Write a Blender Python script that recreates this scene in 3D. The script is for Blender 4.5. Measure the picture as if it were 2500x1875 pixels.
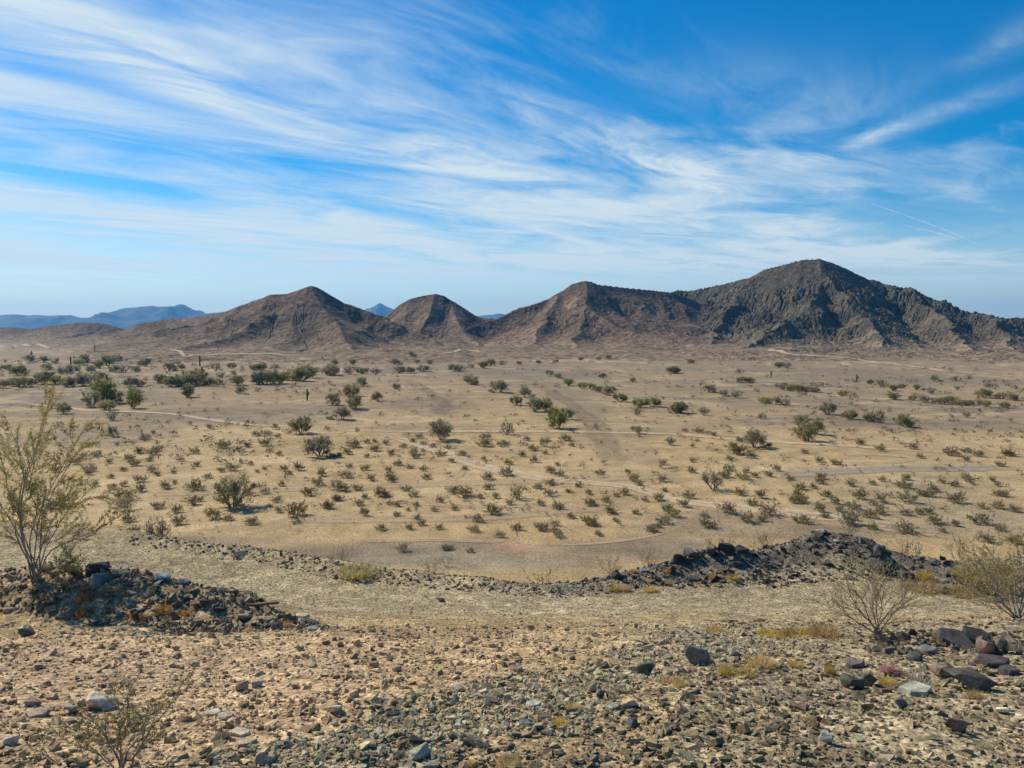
import bpy, bmesh, math, random
import numpy as np

# ------------------------------------------------------------------ camera, sky, sun, exposure
for o in list(bpy.data.objects):
    bpy.data.objects.remove(o)
SC = bpy.context.scene
COL = SC.collection
CAM_H, F, PITCH = 14.0, 1889.0, math.radians(4.16)      # metres above the plain; focal length in photo pixels
cam_d = bpy.data.cameras.new("camera")
cam_d.sensor_width = 36.0
cam_d.lens = 36.0 * F / 2500.0
cam_d.clip_start, cam_d.clip_end = 0.1, 40000.0
cam = bpy.data.objects.new("camera", cam_d)
COL.objects.link(cam)
cam.location = (0, 0, CAM_H)
cam.rotation_euler = (math.pi / 2 - PITCH, 0, 0)
SC.camera = cam

SUN_AZ, SUN_EL = -53.0, 40.0        # degrees clockwise from straight ahead (+Y); above the horizon
SC.view_settings.view_transform = 'Standard'
SC.view_settings.look = 'None'
SC.view_settings.gamma = 1.0
SC.view_settings.exposure = 0.0
SC.view_settings.use_curve_mapping = False
SC.cycles.use_denoising = True
SC.cycles.use_adaptive_sampling = True
SC.cycles.adaptive_threshold = 0.015
SC.cycles.max_bounces = 6
SC.cycles.diffuse_bounces = 3
SC.cycles.transparent_max_bounces = 12
SC.cycles.volume_bounces = 1

class NT:
    """small helper to write node trees"""
    def __init__(s, tree):
        s.t = tree
    def n(s, typ, props=None, **ins):
        nd = s.t.nodes.new(typ)
        for k, v in (props or {}).items():
            setattr(nd, k, v)
        for k, v in ins.items():
            k = int(k[1:]) if k[0] == '_' and k[1:].isdigit() else k.replace('_', ' ')
            s.put(nd.inputs[k], v)
        return nd
    def put(s, sock, v):
        if isinstance(v, bpy.types.NodeSocket):
            s.t.links.new(v, sock)
        elif isinstance(v, bpy.types.Node):
            s.t.links.new(v.outputs[0], sock)
        elif isinstance(v, (tuple, list)) and len(v) == 3 and sock.type == 'RGBA':
            sock.default_value = (*v, 1)
        else:
            sock.default_value = v
    def m(s, op, a, b=0.0, c=None, clamp=False):
        nd = s.t.nodes.new('ShaderNodeMath'); nd.operation = op; nd.use_clamp = clamp
        s.put(nd.inputs[0], a); s.put(nd.inputs[1], b)
        if c is not None: s.put(nd.inputs[2], c)
        return nd.outputs[0]
    def rng(s, v, a, b, c=0.0, d=1.0, smooth=True):
        nd = s.t.nodes.new('ShaderNodeMapRange')
        nd.interpolation_type = 'SMOOTHSTEP' if smooth else 'LINEAR'
        for i, x in enumerate((v, a, b, c, d)): s.put(nd.inputs[i], x)
        return nd.outputs[0]
    def mix(s, f, a, b, mode='MIX'):
        nd = s.t.nodes.new('ShaderNodeMix'); nd.data_type = 'RGBA'; nd.blend_type = mode
        nd.clamp_factor = True
        s.put(nd.inputs[0], f); s.put(nd.inputs[6], a); s.put(nd.inputs[7], b)
        return nd.outputs[2]
    def noise(s, vec, scale, detail=4.0, rough=0.55, dist=0.0, col=False):
        nd = s.n('ShaderNodeTexNoise', None, Vector=vec, Scale=scale, Detail=detail, Roughness=rough, Distortion=dist)
        return nd.outputs[1 if col else 0]

W = bpy.data.worlds.new("World")
SC.world = W
W.use_nodes = True
W.node_tree.nodes.clear()
w = NT(W.node_tree)
sky = w.n('ShaderNodeTexSky', dict(sky_type='NISHITA', sun_disc=False, sun_elevation=math.radians(SUN_EL),
          sun_rotation=math.radians(SUN_AZ), altitude=400.0, air_density=1.0, dust_density=0.5, ozone_density=3.0))
hsv = w.n('ShaderNodeHueSaturation', None, Hue=0.4985, Saturation=1.72, Value=1.42, Color=sky)
# high thin cirrus: a layer at one height above the ground, streaks drawn out towards the right-hand horizon
tc = w.n('ShaderNodeTexCoord')
sep = w.n('ShaderNodeSeparateXYZ', None, Vector=tc.outputs['Generated'])
zc = w.m('MAXIMUM', sep.outputs[2], 0.045)
px = w.m('DIVIDE', sep.outputs[0], zc)
py = w.m('DIVIDE', sep.outputs[1], zc)
CA, SA = math.cos(math.radians(40)), math.sin(math.radians(40))
al = w.m('ADD', w.m('MULTIPLY', px, SA), w.m('MULTIPLY', py, CA))
ac = w.m('SUBTRACT', w.m('MULTIPLY', px, CA), w.m('MULTIPLY', py, SA))
flat = w.n('ShaderNodeCombineXYZ', None, X=w.m('MULTIPLY', al, 0.5), Y=ac, Z=0.0)
warp = w.noise(flat, 0.55, 3.0, 0.5, 0.0, True)
wv = w.n('ShaderNodeVectorMath', dict(operation='MULTIPLY_ADD'), _0=warp, _1=(1.5, 2.0, 0), _2=flat)
big = w.noise(wv, 0.42, 5.0, 0.52, 0.3)
mid = w.noise(wv, 1.55, 8.0, 0.62, 0.45)
fib = w.n('ShaderNodeCombineXYZ', None, X=w.m('MULTIPLY', al, 0.7), Y=w.m('MULTIPLY', ac, 2.4), Z=3.0)
fibw = w.n('ShaderNodeVectorMath', dict(operation='MULTIPLY_ADD'), _0=warp, _1=(2.2, 3.6, 0), _2=fib)
fine = w.noise(fibw, 1.6, 9.0, 0.68, 0.7)
cov = w.m('ADD', w.m('ADD', w.m('MULTIPLY', big, 1.15), w.m('MULTIPLY', mid, 0.72)), w.m('MULTIPLY', fine, 0.28))
band = w.rng(ac, -1.0, -3.3, 0.0, 1.0)
thick = w.m('ADD', cov, w.m('MULTIPLY', band, 0.36))
dens = w.rng(thick, 1.15, 1.74, 0.0, 0.95)
veil = w.m('MULTIPLY', band, 0.03)
dens = w.m('MINIMUM', w.m('ADD', dens, veil), 0.9)
low = w.rng(sep.outputs[2], 0.20, 0.02, 0.0, 0.40)
dens = w.m('MINIMUM', w.m('ADD', dens, w.m('MULTIPLY', low, w.rng(mid, 0.3, 0.65, 0.5, 1.15))), 0.93)
# separate wisps: (x, y) on the cloud layer, direction, half length, half width, strength
wsep = w.n('ShaderNodeSeparateXYZ', None, Vector=w.n('ShaderNodeVectorMath', dict(operation='SUBTRACT'), _0=warp, _1=(.5, .5, .5)))
qx = w.m('ADD', px, w.m('MULTIPLY', wsep.outputs[0], 0.55)); qy = w.m('ADD', py, w.m('MULTIPLY', wsep.outputs[1], 0.9))
tuft = w.rng(w.m('ADD', w.m('MULTIPLY', mid, .6), w.m('MULTIPLY', fine, .4)), 0.32, 0.66, 0.0, 1.0)
for cx_, cy_, ax_, ay_, hl, hw, st in [(1.98, 4.05, -.16, .99, .62, .13, .75), (1.74, 2.80, .2, .98, .2, .08, .4), (1.07, 3.5, .5, .87, .5, .4, .32),
        (1.5, 4.1, -.12, .99, .8, .28, .36), (.75, 4.6, .58, .82, 1.4, .25, .6), (-.3, 4.7, .53, .85, 1.1, .42, .45), (-1.4, 3.1, .41, .91, .9, .2, .55),
        (-1.70, 3.3, .41, .91, .6, .16, -.42), (2.6, 6.4, .3, .95, 1.6, .3, .35), (-3.0, 5.2, .5, .87, .9, .2, -.35)]:
    ddx = w.m('SUBTRACT', qx, cx_); ddy = w.m('SUBTRACT', qy, cy_)
    a_ = w.m('DIVIDE', w.m('ADD', w.m('MULTIPLY', ddx, ax_), w.m('MULTIPLY', ddy, ay_)), hl)
    b_ = w.m('DIVIDE', w.m('SUBTRACT', w.m('MULTIPLY', ddx, ay_), w.m('MULTIPLY', ddy, ax_)), hw)
    g_ = w.m('EXPONENT', w.m('MULTIPLY', w.m('ADD', w.m('MULTIPLY', a_, a_), w.m('MULTIPLY', b_, b_)), -1.0))
    dens = w.m('ADD', dens, w.m('MULTIPLY', w.m('MULTIPLY', g_, st), tuft if st > 0 else 1.0))
hz_ = w.rng(sep.outputs[2], 0.035, 0.085, 0.0, 1.0)
dens = w.m('ADD', w.m('MULTIPLY', dens, hz_), w.m('MULTIPLY', w.m('SUBTRACT', 1.0, hz_), 0.42))
dens = w.m('MINIMUM', w.m('MAXIMUM', dens, 0.0), 0.94)
skyc = w.mix(dens, hsv.outputs[0], (8.6, 9.8, 10.2))
bg = w.n('ShaderNodeBackground', None, Color=skyc, Strength=0.085)
w.n('ShaderNodeOutputWorld', None, Surface=bg)

sun_d = bpy.data.lights.new("sun", 'SUN')
sun_d.energy = 5.0
sun_d.angle = math.radians(0.53)
sun_d.color = (1.0, 0.90, 0.74)
sun = bpy.data.objects.new("sun", sun_d)
COL.objects.link(sun)
_a, _e = math.radians(SUN_AZ), math.radians(SUN_EL)
from mathutils import Vector, Matrix
SUNV = Vector((math.sin(_a) * math.cos(_e), math.cos(_a) * math.cos(_e), math.sin(_e)))
sun.rotation_euler = SUNV.to_track_quat('Z', 'Y').to_euler()

# ------------------------------------------------------------------ numeric helpers
rnd = random.Random(11)
RG = np.random.default_rng(7)

def perlin(x, y, seed=0):
    x = np.asarray(x, dtype=np.float64); y = np.asarray(y, dtype=np.float64)
    xi = np.floor(x); yi = np.floor(y)
    fx = x - xi; fy = y - yi
    xi = xi.astype(np.int64); yi = yi.astype(np.int64)
    def g(ix, iy, dx, dy):
        h = (ix * 374761393 + iy * 668265263 + seed * 974634777) & 0xFFFFFFFF
        h = ((h ^ (h >> 13)) * 1274126177) & 0xFFFFFFFF
        h = (h ^ (h >> 16)) & 0xFFFF
        a = h * (2 * math.pi / 65536.0)
        return np.cos(a) * dx + np.sin(a) * dy
    u = fx * fx * fx * (fx * (fx * 6 - 15) + 10)
    v = fy * fy * fy * (fy * (fy * 6 - 15) + 10)
    a = g(xi, yi, fx, fy); b = g(xi + 1, yi, fx - 1, fy)
    c = g(xi, yi + 1, fx, fy - 1); d = g(xi + 1, yi + 1, fx - 1, fy - 1)
    return 1.45 * ((a + (b - a) * u) + ((c + (d - c) * u) - (a + (b - a) * u)) * v)

def fbm(x, y, o=4, seed=0, gain=0.5, lac=2.03):
    s = 0; a = 1.0; t = 0
    for i in range(o):
        s = s + a * perlin(x, y, seed + i * 17); t += a
        x = x * lac + 3.7; y = y * lac - 1.9; a *= gain
    return s / t

def ridged(x, y, o=4, seed=0, gain=0.55, lac=2.1):
    s = 0; a = 1.0; t = 0; wgt = 1.0
    for i in range(o):
        n = 1 - np.abs(perlin(x, y, seed + i * 31))
        n = n * n * wgt
        wgt = np.clip(n * 1.6, 0, 1)
        s = s + a * n; t += a
        x = x * lac + 5.1; y = y * lac + 2.3; a *= gain
    return s / t

def sstep(a, b, x):
    t = np.clip((x - a) / (b - a), 0, 1)
    return t * t * (3 - 2 * t)

def smax(a, b, k):
    h = np.clip(0.5 + 0.5 * (a - b) / k, 0, 1)
    return b + (a - b) * h + k * h * (1 - h)

CP, SP = math.cos(PITCH), math.sin(PITCH)
def ray(u, v):
    dx = (np.asarray(u, float) - 1250) / F
    dy = -(np.asarray(v, float) - 937.5) / F
    return dx, CP + dy * SP, -SP + dy * CP
def at(u, v, Y):
    """the point of the place seen at photo position (u, v) that stands Y metres ahead"""
    dx, dy, dz = ray(u, v)
    return dx / dy * Y, Y + 0 * dx, CAM_H + dz / dy * Y

def seg_dist(x, y, pts):
    """distance to a polyline and the value (third column) interpolated at the nearest point"""
    best = np.full(np.shape(x), 1e9); val = np.zeros(np.shape(x))
    for (x0, y0, z0), (x1, y1, z1) in zip(pts[:-1], pts[1:]):
        dx, dy = x1 - x0, y1 - y0
        L = dx * dx + dy * dy + 1e-9
        t = np.clip(((x - x0) * dx + (y - y0) * dy) / L, 0, 1)
        d = np.hypot(x - x0 - t * dx, y - y0 - t * dy)
        m = d < best
        best = np.where(m, d, best); val = np.where(m, z0 + t * (z1 - z0), val)
    return best, val

# ------------------------------------------------------------------ the shape of the ground
EDGE_X = [-14, -6.5, -3.6, -2.2, -0.8, 0.5, 2.0, 4.0, 6.5, 14]
EDGE_Y = [14.5, 12.3, 11.1, 10.4, 9.95, 9.6, 10.2, 11.3, 10.6, 12.0]
DROP_Y = [-4, 0, 2.8, 3.9, 5.0, 6.2, 7.4, 8.4, 9.2, 40]
DROP_Z = [1.35, 1.5, 1.62, 1.86, 2.12, 2.47, 2.87, 3.18, 3.30, 3.32]
def px_line(lst):
    return [tuple(float(c) for c in at(u, v, Y)) for u, v, Y in lst]
BERM = px_line([(-260, 1400, 7.6), (0, 1392, 7.5), (120, 1385, 7.4), (230, 1378, 7.3), (340, 1402, 7.1), (470, 1428, 6.9),
                (560, 1474, 6.6), (650, 1508, 6.4), (760, 1540, 6.28)])
MOUND = px_line([(1330, 1440, 9.8), (1450, 1412, 10.1), (1600, 1375, 10.3), (1690, 1345, 10.5), (1760, 1335, 10.6), (1860, 1340, 10.8),
                 (1920, 1322, 10.9), (1990, 1296, 11.0), (2040, 1293, 11.0), (2110, 1303, 10.9), (2170, 1332, 10.8), (2220, 1362, 10.6),
                 (2300, 1405, 10.3), (2370, 1442, 9.9)])
OUTC = px_line([(2140, 1660, 5.0), (2280, 1610, 5.3), (2400, 1590, 5.5), (2520, 1590, 5.5)])

def plain_z(x, y):
    r = np.hypot(x, y)
    und = 0.55 * fbm(x / 70, y / 45, 3, 5) + 0.20 * fbm(x / 21 + 9, y / 13, 2, 6)
    return und * sstep(26, 70, r) * (1 + 0.0 * x)

def ground_z(x, y):
    x = np.asarray(x, float); y = np.asarray(y, float)
    z = plain_z(x, y)
    near = (np.abs(x) < 400) & (y < 60) 
    if not np.any(near):
        return z
    xn, yn = x[near], y[near]
    ye = np.interp(xn, EDGE_X, EDGE_Y) + 0.12 * perlin(xn / 1.3, yn * 0 + 2.5, 3)
    drop = np.interp(yn, DROP_Y, DROP_Z)
    # smooth the kinks of the profile by averaging two offsets
    drop = 0.5 * drop + 0.25 * np.interp(yn - 0.5, DROP_Y, DROP_Z) + 0.25 * np.interp(yn + 0.5, DROP_Y, DROP_Z)
    s = yn - ye
    fall = np.where(s > 0, 0.62 * s * s / (s + 0.5), 0)
    hz = CAM_H - drop - fall
    amp = 0.4 + 0.6 * sstep(8.8, 7.0, yn)
    hz += amp * (0.10 * fbm(xn / 2.4, yn / 2.0, 3, 21) + 0.035 * fbm(xn / 0.5, yn / 0.5, 3, 22))
    hz += 0.10 * np.exp(-((s + 0.12) / 0.22) ** 2) * (0.7 + 0.6 * perlin(xn / 0.7, yn / 0.7, 31))    # windrow along the edge
    for line, wd, rough, seed in ((BERM, 0.95, 0.10, 41), (OUTC, 0.6, 0.06, 43)):
        d, zc_ = seg_dist(xn, yn, line)
        bump = zc_ - 0.46 * d ** 1.1 - 0.02 + rough * fbm(xn / 0.55, yn / 0.55, 3, seed) * np.exp(-d / wd)
        if line is OUTC: bump = bump - 0.10
        hz = smax(bump, hz, 0.10)
    d, zc_ = seg_dist(xn, yn, MOUND)
    bump = zc_ - np.where(yn < np.interp(xn, [p[0] for p in MOUND], [p[1] for p in MOUND]), np.interp(xn, [2.0, 3.2, 5.0, 6.0], [.58, .42, .42, .55]), .58) * d + 0.07 * fbm(xn / 0.6, yn / 0.6, 4, 47) - 0.03
    hz = smax(bump, hz, 0.08)
    toe = plain_z(xn, yn)
    z[near] = smax(hz, toe, 1.2) - 0.0
    return z

def on_ground(u, v, ymin=1.5, ymax=2500.0):
    """where the line of sight at photo position (u, v) meets the ground"""
    u = np.atleast_1d(np.asarray(u, float)); v = np.atleast_1d(np.asarray(v, float))
    dx, dy, dz = ray(u, v)
    Y = np.geomspace(ymin, ymax, 700)
    X = (dx / dy)[:, None] * Y[None]; Z = CAM_H + (dz / dy)[:, None] * Y[None]
    YY = np.broadcast_to(Y, X.shape)
    G = ground_z(X.ravel(), YY.ravel().copy()).reshape(X.shape)
    below = Z < G
    k = np.where(below.any(1), below.argmax(1), len(Y) - 1)
    k = np.maximum(k, 1); i = np.arange(len(u))
    a = Z[i, k - 1] - G[i, k - 1]; b = Z[i, k] - G[i, k]
    t = np.clip(a / (a - b + 1e-12), 0, 1)
    yy = Y[k - 1] + t * (Y[k] - Y[k - 1])
    xx = dx / dy * yy
    return xx, yy, ground_z(xx, yy)

# ------------------------------------------------------------------ mesh and material helpers
def mesh_np(name, verts, faces, mats=(), colors=None, smooth=False, mat_idx=None):
    """verts (n,3); faces: list of arrays (m,k)"""
    me = bpy.data.meshes.new(name)
    verts = np.asarray(verts, dtype=np.float32)
    if not isinstance(faces, list): faces = [faces]
    faces = [np.asarray(f, dtype=np.int32) for f in faces if len(f)]
    tot = sum(f.size for f in faces); cnt = sum(len(f) for f in faces)
    me.vertices.add(len(verts)); me.vertices.foreach_set("co", verts.ravel())
    me.loops.add(tot); me.polygons.add(cnt)
    me.loops.foreach_set("vertex_index", np.concatenate([f.ravel() for f in faces]))
    sizes = np.concatenate([np.full(len(f), f.shape[1], dtype=np.int32) for f in faces])
    starts = np.concatenate([[0], np.cumsum(sizes)[:-1]]).astype(np.int32)
    me.polygons.foreach_set("loop_start", starts)
    me.polygons.foreach_set("use_smooth", np.full(cnt, bool(smooth)))
    for m in mats: me.materials.append(m)
    if mat_idx is not None: me.polygons.foreach_set("material_index", np.asarray(mat_idx, dtype=np.int32))
    if colors is not None:
        ca = me.color_attributes.new("col", 'FLOAT_COLOR', 'POINT')
        c4 = np.ones((len(verts), 4), dtype=np.float32); c4[:, :3] = colors
        ca.data.foreach_set("color", c4.ravel())
    me.update(calc_edges=True)
    return me

def link(name, me, parent=None, loc=None, rot=None, scale=None):
    o = bpy.data.objects.new(name, me)
    COL.objects.link(o)
    if parent is not None: o.parent = parent
    if loc is not None: o.location = loc
    if rot is not None: o.rotation_euler = rot
    if scale is not None: o.scale = scale if hasattr(scale, '__len__') else (scale,) * 3
    return o

def tag(o, label=None, cat=None, group=None, kind=None):
    if label: o["label"] = label
    if cat: o["category"] = cat
    if group: o["group"] = group
    if kind: o["kind"] = kind
    return o

def mat(name):
    m = bpy.data.materials.new(name)
    m.use_nodes = True
    m.node_tree.nodes.clear()
    t = NT(m.node_tree)
    return m, t
def finish(m, t, col, rough=0.9, bump=None, strength=0.3, dist=0.02, spec=0.2):
    b = t.n('ShaderNodeBsdfPrincipled', None, Base_Color=col, Roughness=rough)
    b.inputs['Specular IOR Level'].default_value = spec
    if bump is not None:
        t.put(b.inputs['Normal'], t.n('ShaderNodeBump', None, Strength=strength, Distance=dist, Height=bump).outputs[0])
    t.n('ShaderNodeOutputMaterial', None, Surface=b)
    return m

def grid_faces(nr, nc):
    i = np.arange(nr - 1)[:, None] * nc + np.arange(nc - 1)[None]
    return np.stack([i, i + 1, i + nc + 1, i + nc], -1).reshape(-1, 4)

# ------------------------------------------------------------------ ground material and sheet
def mat_ground():
    m, t = mat("desert_ground")
    at_ = t.n('ShaderNodeAttribute', dict(attribute_name="col"))
    P = t.n('ShaderNodeTexCoord').outputs['Object']
    base = at_.outputs['Color']
    n1 = t.noise(P, 0.35, 6, 0.65)
    n2 = t.noise(P, 6.0, 5, 0.7)
    n3 = t.noise(P, 45.0, 4, 0.7)
    vor = t.n('ShaderNodeTexVoronoi', dict(feature='F1'), Vector=P, Scale=38.0, Randomness=1.0)
    vor2 = t.n('ShaderNodeTexVoronoi', dict(feature='F1'), Vector=P, Scale=11.0, Randomness=1.0)
    k = t.m('MULTIPLY', t.rng(n1, 0.3, 0.7, 0.80, 1.18), t.rng(n2, 0.25, 0.75, 0.68, 1.30))
    k = t.m('MULTIPLY', k, t.rng(n3, 0.25, 0.75, 0.84, 2.1))
    cc = t.mix(1.0, base, t.n('ShaderNodeCombineColor', None, Red=k, Green=k, Blue=k).outputs[0], 'MULTIPLY')
    # scattered pebbles: each cell a little lighter, darker or redder
    gs = t.n('ShaderNodeSeparateColor', None, Color=vor.outputs['Color'])
    g2 = t.n('ShaderNodeSeparateColor', None, Color=vor2.outputs['Color'])
    pb = t.rng(gs.outputs[0], 0.0, 1.0, 0.62, 1.38, False)
    pb2 = t.rng(g2.outputs[1], 0.0, 1.0, 0.82, 1.18, False)
    pk = t.m('MULTIPLY', pb, pb2)
    cc = t.mix(1.0, cc, t.n('ShaderNodeCombineColor', None, Red=pk, Green=pk, Blue=t.m('MULTIPLY', pk, 0.98)).outputs[0], 'MULTIPLY')
    h = t.m('ADD', t.m('MULTIPLY', n2, 1.2), t.m('ADD', t.m('MULTIPLY', vor.outputs['Distance'], -0.9), t.m('MULTIPLY', n3, 0.4)))
    return finish(m, t, cc, 0.95, h, 0.4, 0.03, 0.1)

SAND = np.array([0.305, 0.216, 0.109])
PALE = np.array([0.365, 0.268, 0.147])
PAVE = np.array([0.168, 0.132, 0.090])       # dark desert pavement
BROWN = np.array([0.195, 0.145, 0.094])
RED = np.array([0.33, 0.19, 0.115])
OCHRE = np.array([0.285, 0.206, 0.105])
PINK = np.array([0.285, 0.200, 0.115])
OLIVE = np.array([0.21, 0.172, 0.108])

# patches of ground colour: (u, v) in the photo, half width and half height there, colour, strength
PATCH = [
    (60, 975, 420, 22, PAVE, .9), (330, 925, 420, 10, PAVE, .7), (900, 905, 330, 10, PAVE, .6), (560, 1010, 330, 26, PAVE, .62),
    (250, 1065, 220, 38, PAVE, .5), (1330, 912, 170, 22, PAVE, .85), (1060, 985, 120, 26, PAVE, .5), (1040, 1045, 190, 20, PAVE, .35),
    (1420, 985, 70, 60, PAVE, .45), (1500, 1060, 110, 30, PAVE, .35), (1560, 1100, 90, 22, PAVE, .3),
    (1900, 940, 260, 22, PAVE, .6), (2250, 925, 300, 20, PAVE, .6), (2200, 990, 330, 20, PAVE, .7), (2050, 1025, 300, 14, PAVE, .7),
    (2350, 1045, 260, 20, PAVE, .6), (1750, 985, 200, 14, PAVE, .5), (1900, 905, 300, 9, PAVE, .6), (1650, 1000, 160, 12, PAVE, .35),
    (2300, 1190, 260, 30, OLIVE, .35), (2050, 1170, 260, 30, OLIVE, .25), (2280, 1260, 330, 55, OLIVE, .55),
    (1900, 1300, 420, 30, PAVE, .55), (1550, 1345, 260, 32, PAVE, .7), (1150, 1370, 330, 42, OLIVE, .8), (1000, 1345, 280, 30, PAVE, .5),
    (520, 1320, 160, 18, PAVE, .5), (700, 1320, 260, 26, PAVE, .45), (1250, 1345, 90, 12, RED, .35), (1330, 1360, 160, 10, RED, .25),
    (1060, 860, 420, 10, BROWN, .6), (1500, 862, 420, 12, BROWN, .7), (2100, 880, 420, 12, BROWN, .6), (300, 865, 520, 12, BROWN, .6),
    (300, 830, 600, 14, PAVE, .6), (2250, 1110, 200, 20, SAND, .5), (1300, 1200, 700, 60, SAND, .35), (700, 1180, 400, 60, SAND, .3),
]
_pw = []
for u, v, ru, rv, c, s in PATCH:
    x0, y0, _ = on_ground([u, u, u], [v, max(v - rv, 806), v + rv], 20.0)
    _pw.append((x0[0], y0[0], ru / F * y0[0], max(y0[1] - y0[0], 1.0), max(y0[0] - y0[2], 1.0), c, s))

def ground_col(x, y, z):
    n = len(x)
    r = np.hypot(x, y)
    wx = x + 9 * fbm(x / 30, y / 22, 3, 61); wy = y + 7 * fbm(x / 26, y / 20, 3, 62)
    c = np.tile(SAND, (n, 1))
    big = sstep(-0.15, 0.45, fbm(x / 55, y / 28, 4, 63))
    c = c + (PALE - c) * (0.55 * big)[:, None]
    # dark pavement terraces between the sandy washes
    pv = sstep(0.0, 0.35, fbm(wx / 60 + 4, wy / 22, 4, 64)) * sstep(85, 150, r)
    c = c + (PAVE - c) * (0.85 * pv)[:, None]
    far = sstep(190, 340, y)
    mid_ = sstep(80, 190, r)
    c = c + (np.array([0.195, 0.145, 0.091]) - c) * (0.7 * mid_)[:, None]
    c = c + (BROWN - c) * (0.85 * far)[:, None]
    for px_, py_, rx, ryf, ryn, pc, s in _pw:
        dy = np.where(wy > py_, (wy - py_) / ryf, (wy - py_) / ryn)
        d = np.hypot((wx - px_) / rx, dy)
        f = np.clip(sstep(1.15, 0.6, d) * s * 1.25, 0, 1)
        c = c + (pc - c) * f[:, None]
    thr = 1 - np.abs(perlin(wx / 34 + 2, wy / 12, 67))
    ch = sstep(.84, .97, thr) * sstep(.0, .4, fbm(x / 80, y / 40, 2, 68) + .25) * sstep(48, 80, r)
    c = c + (PALE * 1.08 - c) * (0.55 * ch)[:, None]
    c = c * (1 + 0.13 * fbm(x / 6, y / 5, 4, 66) + 0.16 * fbm(x / 17, y / 9, 3, 69))[:, None]
    # the slope the camera stands on
    nr = sstep(34, 22, y)
    ye = np.interp(x, EDGE_X, EDGE_Y)
    h = np.tile(OCHRE, (n, 1))
    lf = sstep(1.0, -1.2, x + 0.9 * fbm(x / 1.2, y / 1.0, 3, 71) - 0.1 * (y - 4)) * sstep(6.4, 4.6, y)
    h = h + (PINK - h) * lf[:, None]
    rt = sstep(0.3, 1.3, x + 0.5 * fbm(x / 0.9, y / 0.8, 3, 72)) * sstep(7.4, 6.6, y + 0.3 * fbm(x, y, 2, 73))
    h = h + (OLIVE * 1.15 - h) * (0.8 * rt)[:, None]
    rd = sstep(7.6, 8.4, y) * sstep(0.5, -0.4, y - ye)
    h = h + (np.array([0.262, 0.208, 0.122]) - h) * rd[:, None]
    db, _ = seg_dist(x, y, BERM); dm, _ = seg_dist(x, y, MOUND)
    h = h + (np.array([0.17, 0.125, 0.08]) - h) * (0.7 * np.exp(-(db / 0.45) ** 2))[:, None]
    h = h + (np.array([0.11, 0.095, 0.075]) - h) * (0.9 * np.exp(-(dm / 0.6) ** 2))[:, None]
    h = h * (1 + 0.22 * fbm(x / 1.1, y / 0.7, 3, 75) + 0.25 * fbm(x / 0.35, y / 0.3, 4, 74))[:, None]
    c = c + (h - c) * nr[:, None]
    return np.clip(c, 0.02, 0.8)

def build_ground():
    th = np.radians(np.concatenate([np.linspace(-178, -44, 30), np.linspace(-42, 42, 640), np.linspace(44, 180, 31)]))
    r = np.concatenate([[0.02, 0.5, 1.0, 1.5], np.geomspace(1.9, 14.5, 240), np.linspace(15.2, 38, 40),
                        14.0 / np.linspace(14.0 / 39, 14.0 / 520, 230), np.geomspace(560, 8900, 26)])
    T, R_ = np.meshgrid(th, r)
    x = (np.sin(T) * R_).ravel(); y = (np.cos(T) * R_).ravel()
    z = ground_z(x, y)
    c = ground_col(x, y, z)
    nr, nc = len(r), len(th)
    f = grid_faces(nr, nc)[:, ::-1]
    i = np.arange(nr - 1) * nc
    seam = np.stack([i + nc - 1, i + nc + nc - 1, i + nc, i], -1)
    me = mesh_np("ground", np.stack([x, y, z], 1), [f, seam], [MG], c, smooth=True)
    return tag(link("ground", me), "sandy desert plain below a stony gravel slope", kind="structure")
MG = mat_ground()
build_ground()

# ------------------------------------------------------------------ hills and mountains
def mat_rock(name, tint=1.0):
    m, t = mat(name)
    at_ = t.n('ShaderNodeAttribute', dict(attribute_name="col"))
    P = t.n('ShaderNodeTexCoord').outputs['Object']
    n1 = t.noise(P, 0.12, 6, 0.65)
    n2 = t.noise(P, 0.32, 7, 0.75)
    vor = t.n('ShaderNodeTexVoronoi', dict(feature='F1'), Vector=P, Scale=0.3)
    k = t.m('MULTIPLY', t.rng(n1, 0.3, 0.7, 0.8, 1.2), t.rng(n2, 0.34, 0.66, 0.42, 1.5))
    cc = t.mix(1.0, at_.outputs['Color'], t.n('ShaderNodeCombineColor', None, Red=k, Green=k, Blue=k).outputs[0], 'MULTIPLY')
    h = t.m('ADD', n2, t.m('MULTIPLY', vor.outputs['Distance'], 0.35))
    return finish(m, t, cc, 0.95, h, 0.5, 1.2, 0.1)
MR = mat_rock("hill_rock")

def ridge_z(x, y, ridges):
    out = np.full(x.shape, -1e9)
    for pts, tan, pw in ridges:
        d, zc_ = seg_dist(x, y, pts)
        w_ = np.maximum(zc_, 1) * pw / (1.12 * tan)
        t = d / w_
        z = zc_ * np.where(t < 1, (1 - np.minimum(t, 1)) ** pw, 0) - np.maximum(t - 1, 0) * 6
        out = smax(z, out, 4.5)
    return out

def patch_grid(u0, u1, nu, y0, y1, ny):
    """a height-field sheet whose columns fan out with distance"""
    a = (np.linspace(u0, u1, nu) - 1250) / F
    Y = np.linspace(y0, y1, ny)
    return (a[None] * Y[:, None]).ravel(), np.repeat(Y, nu)

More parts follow.
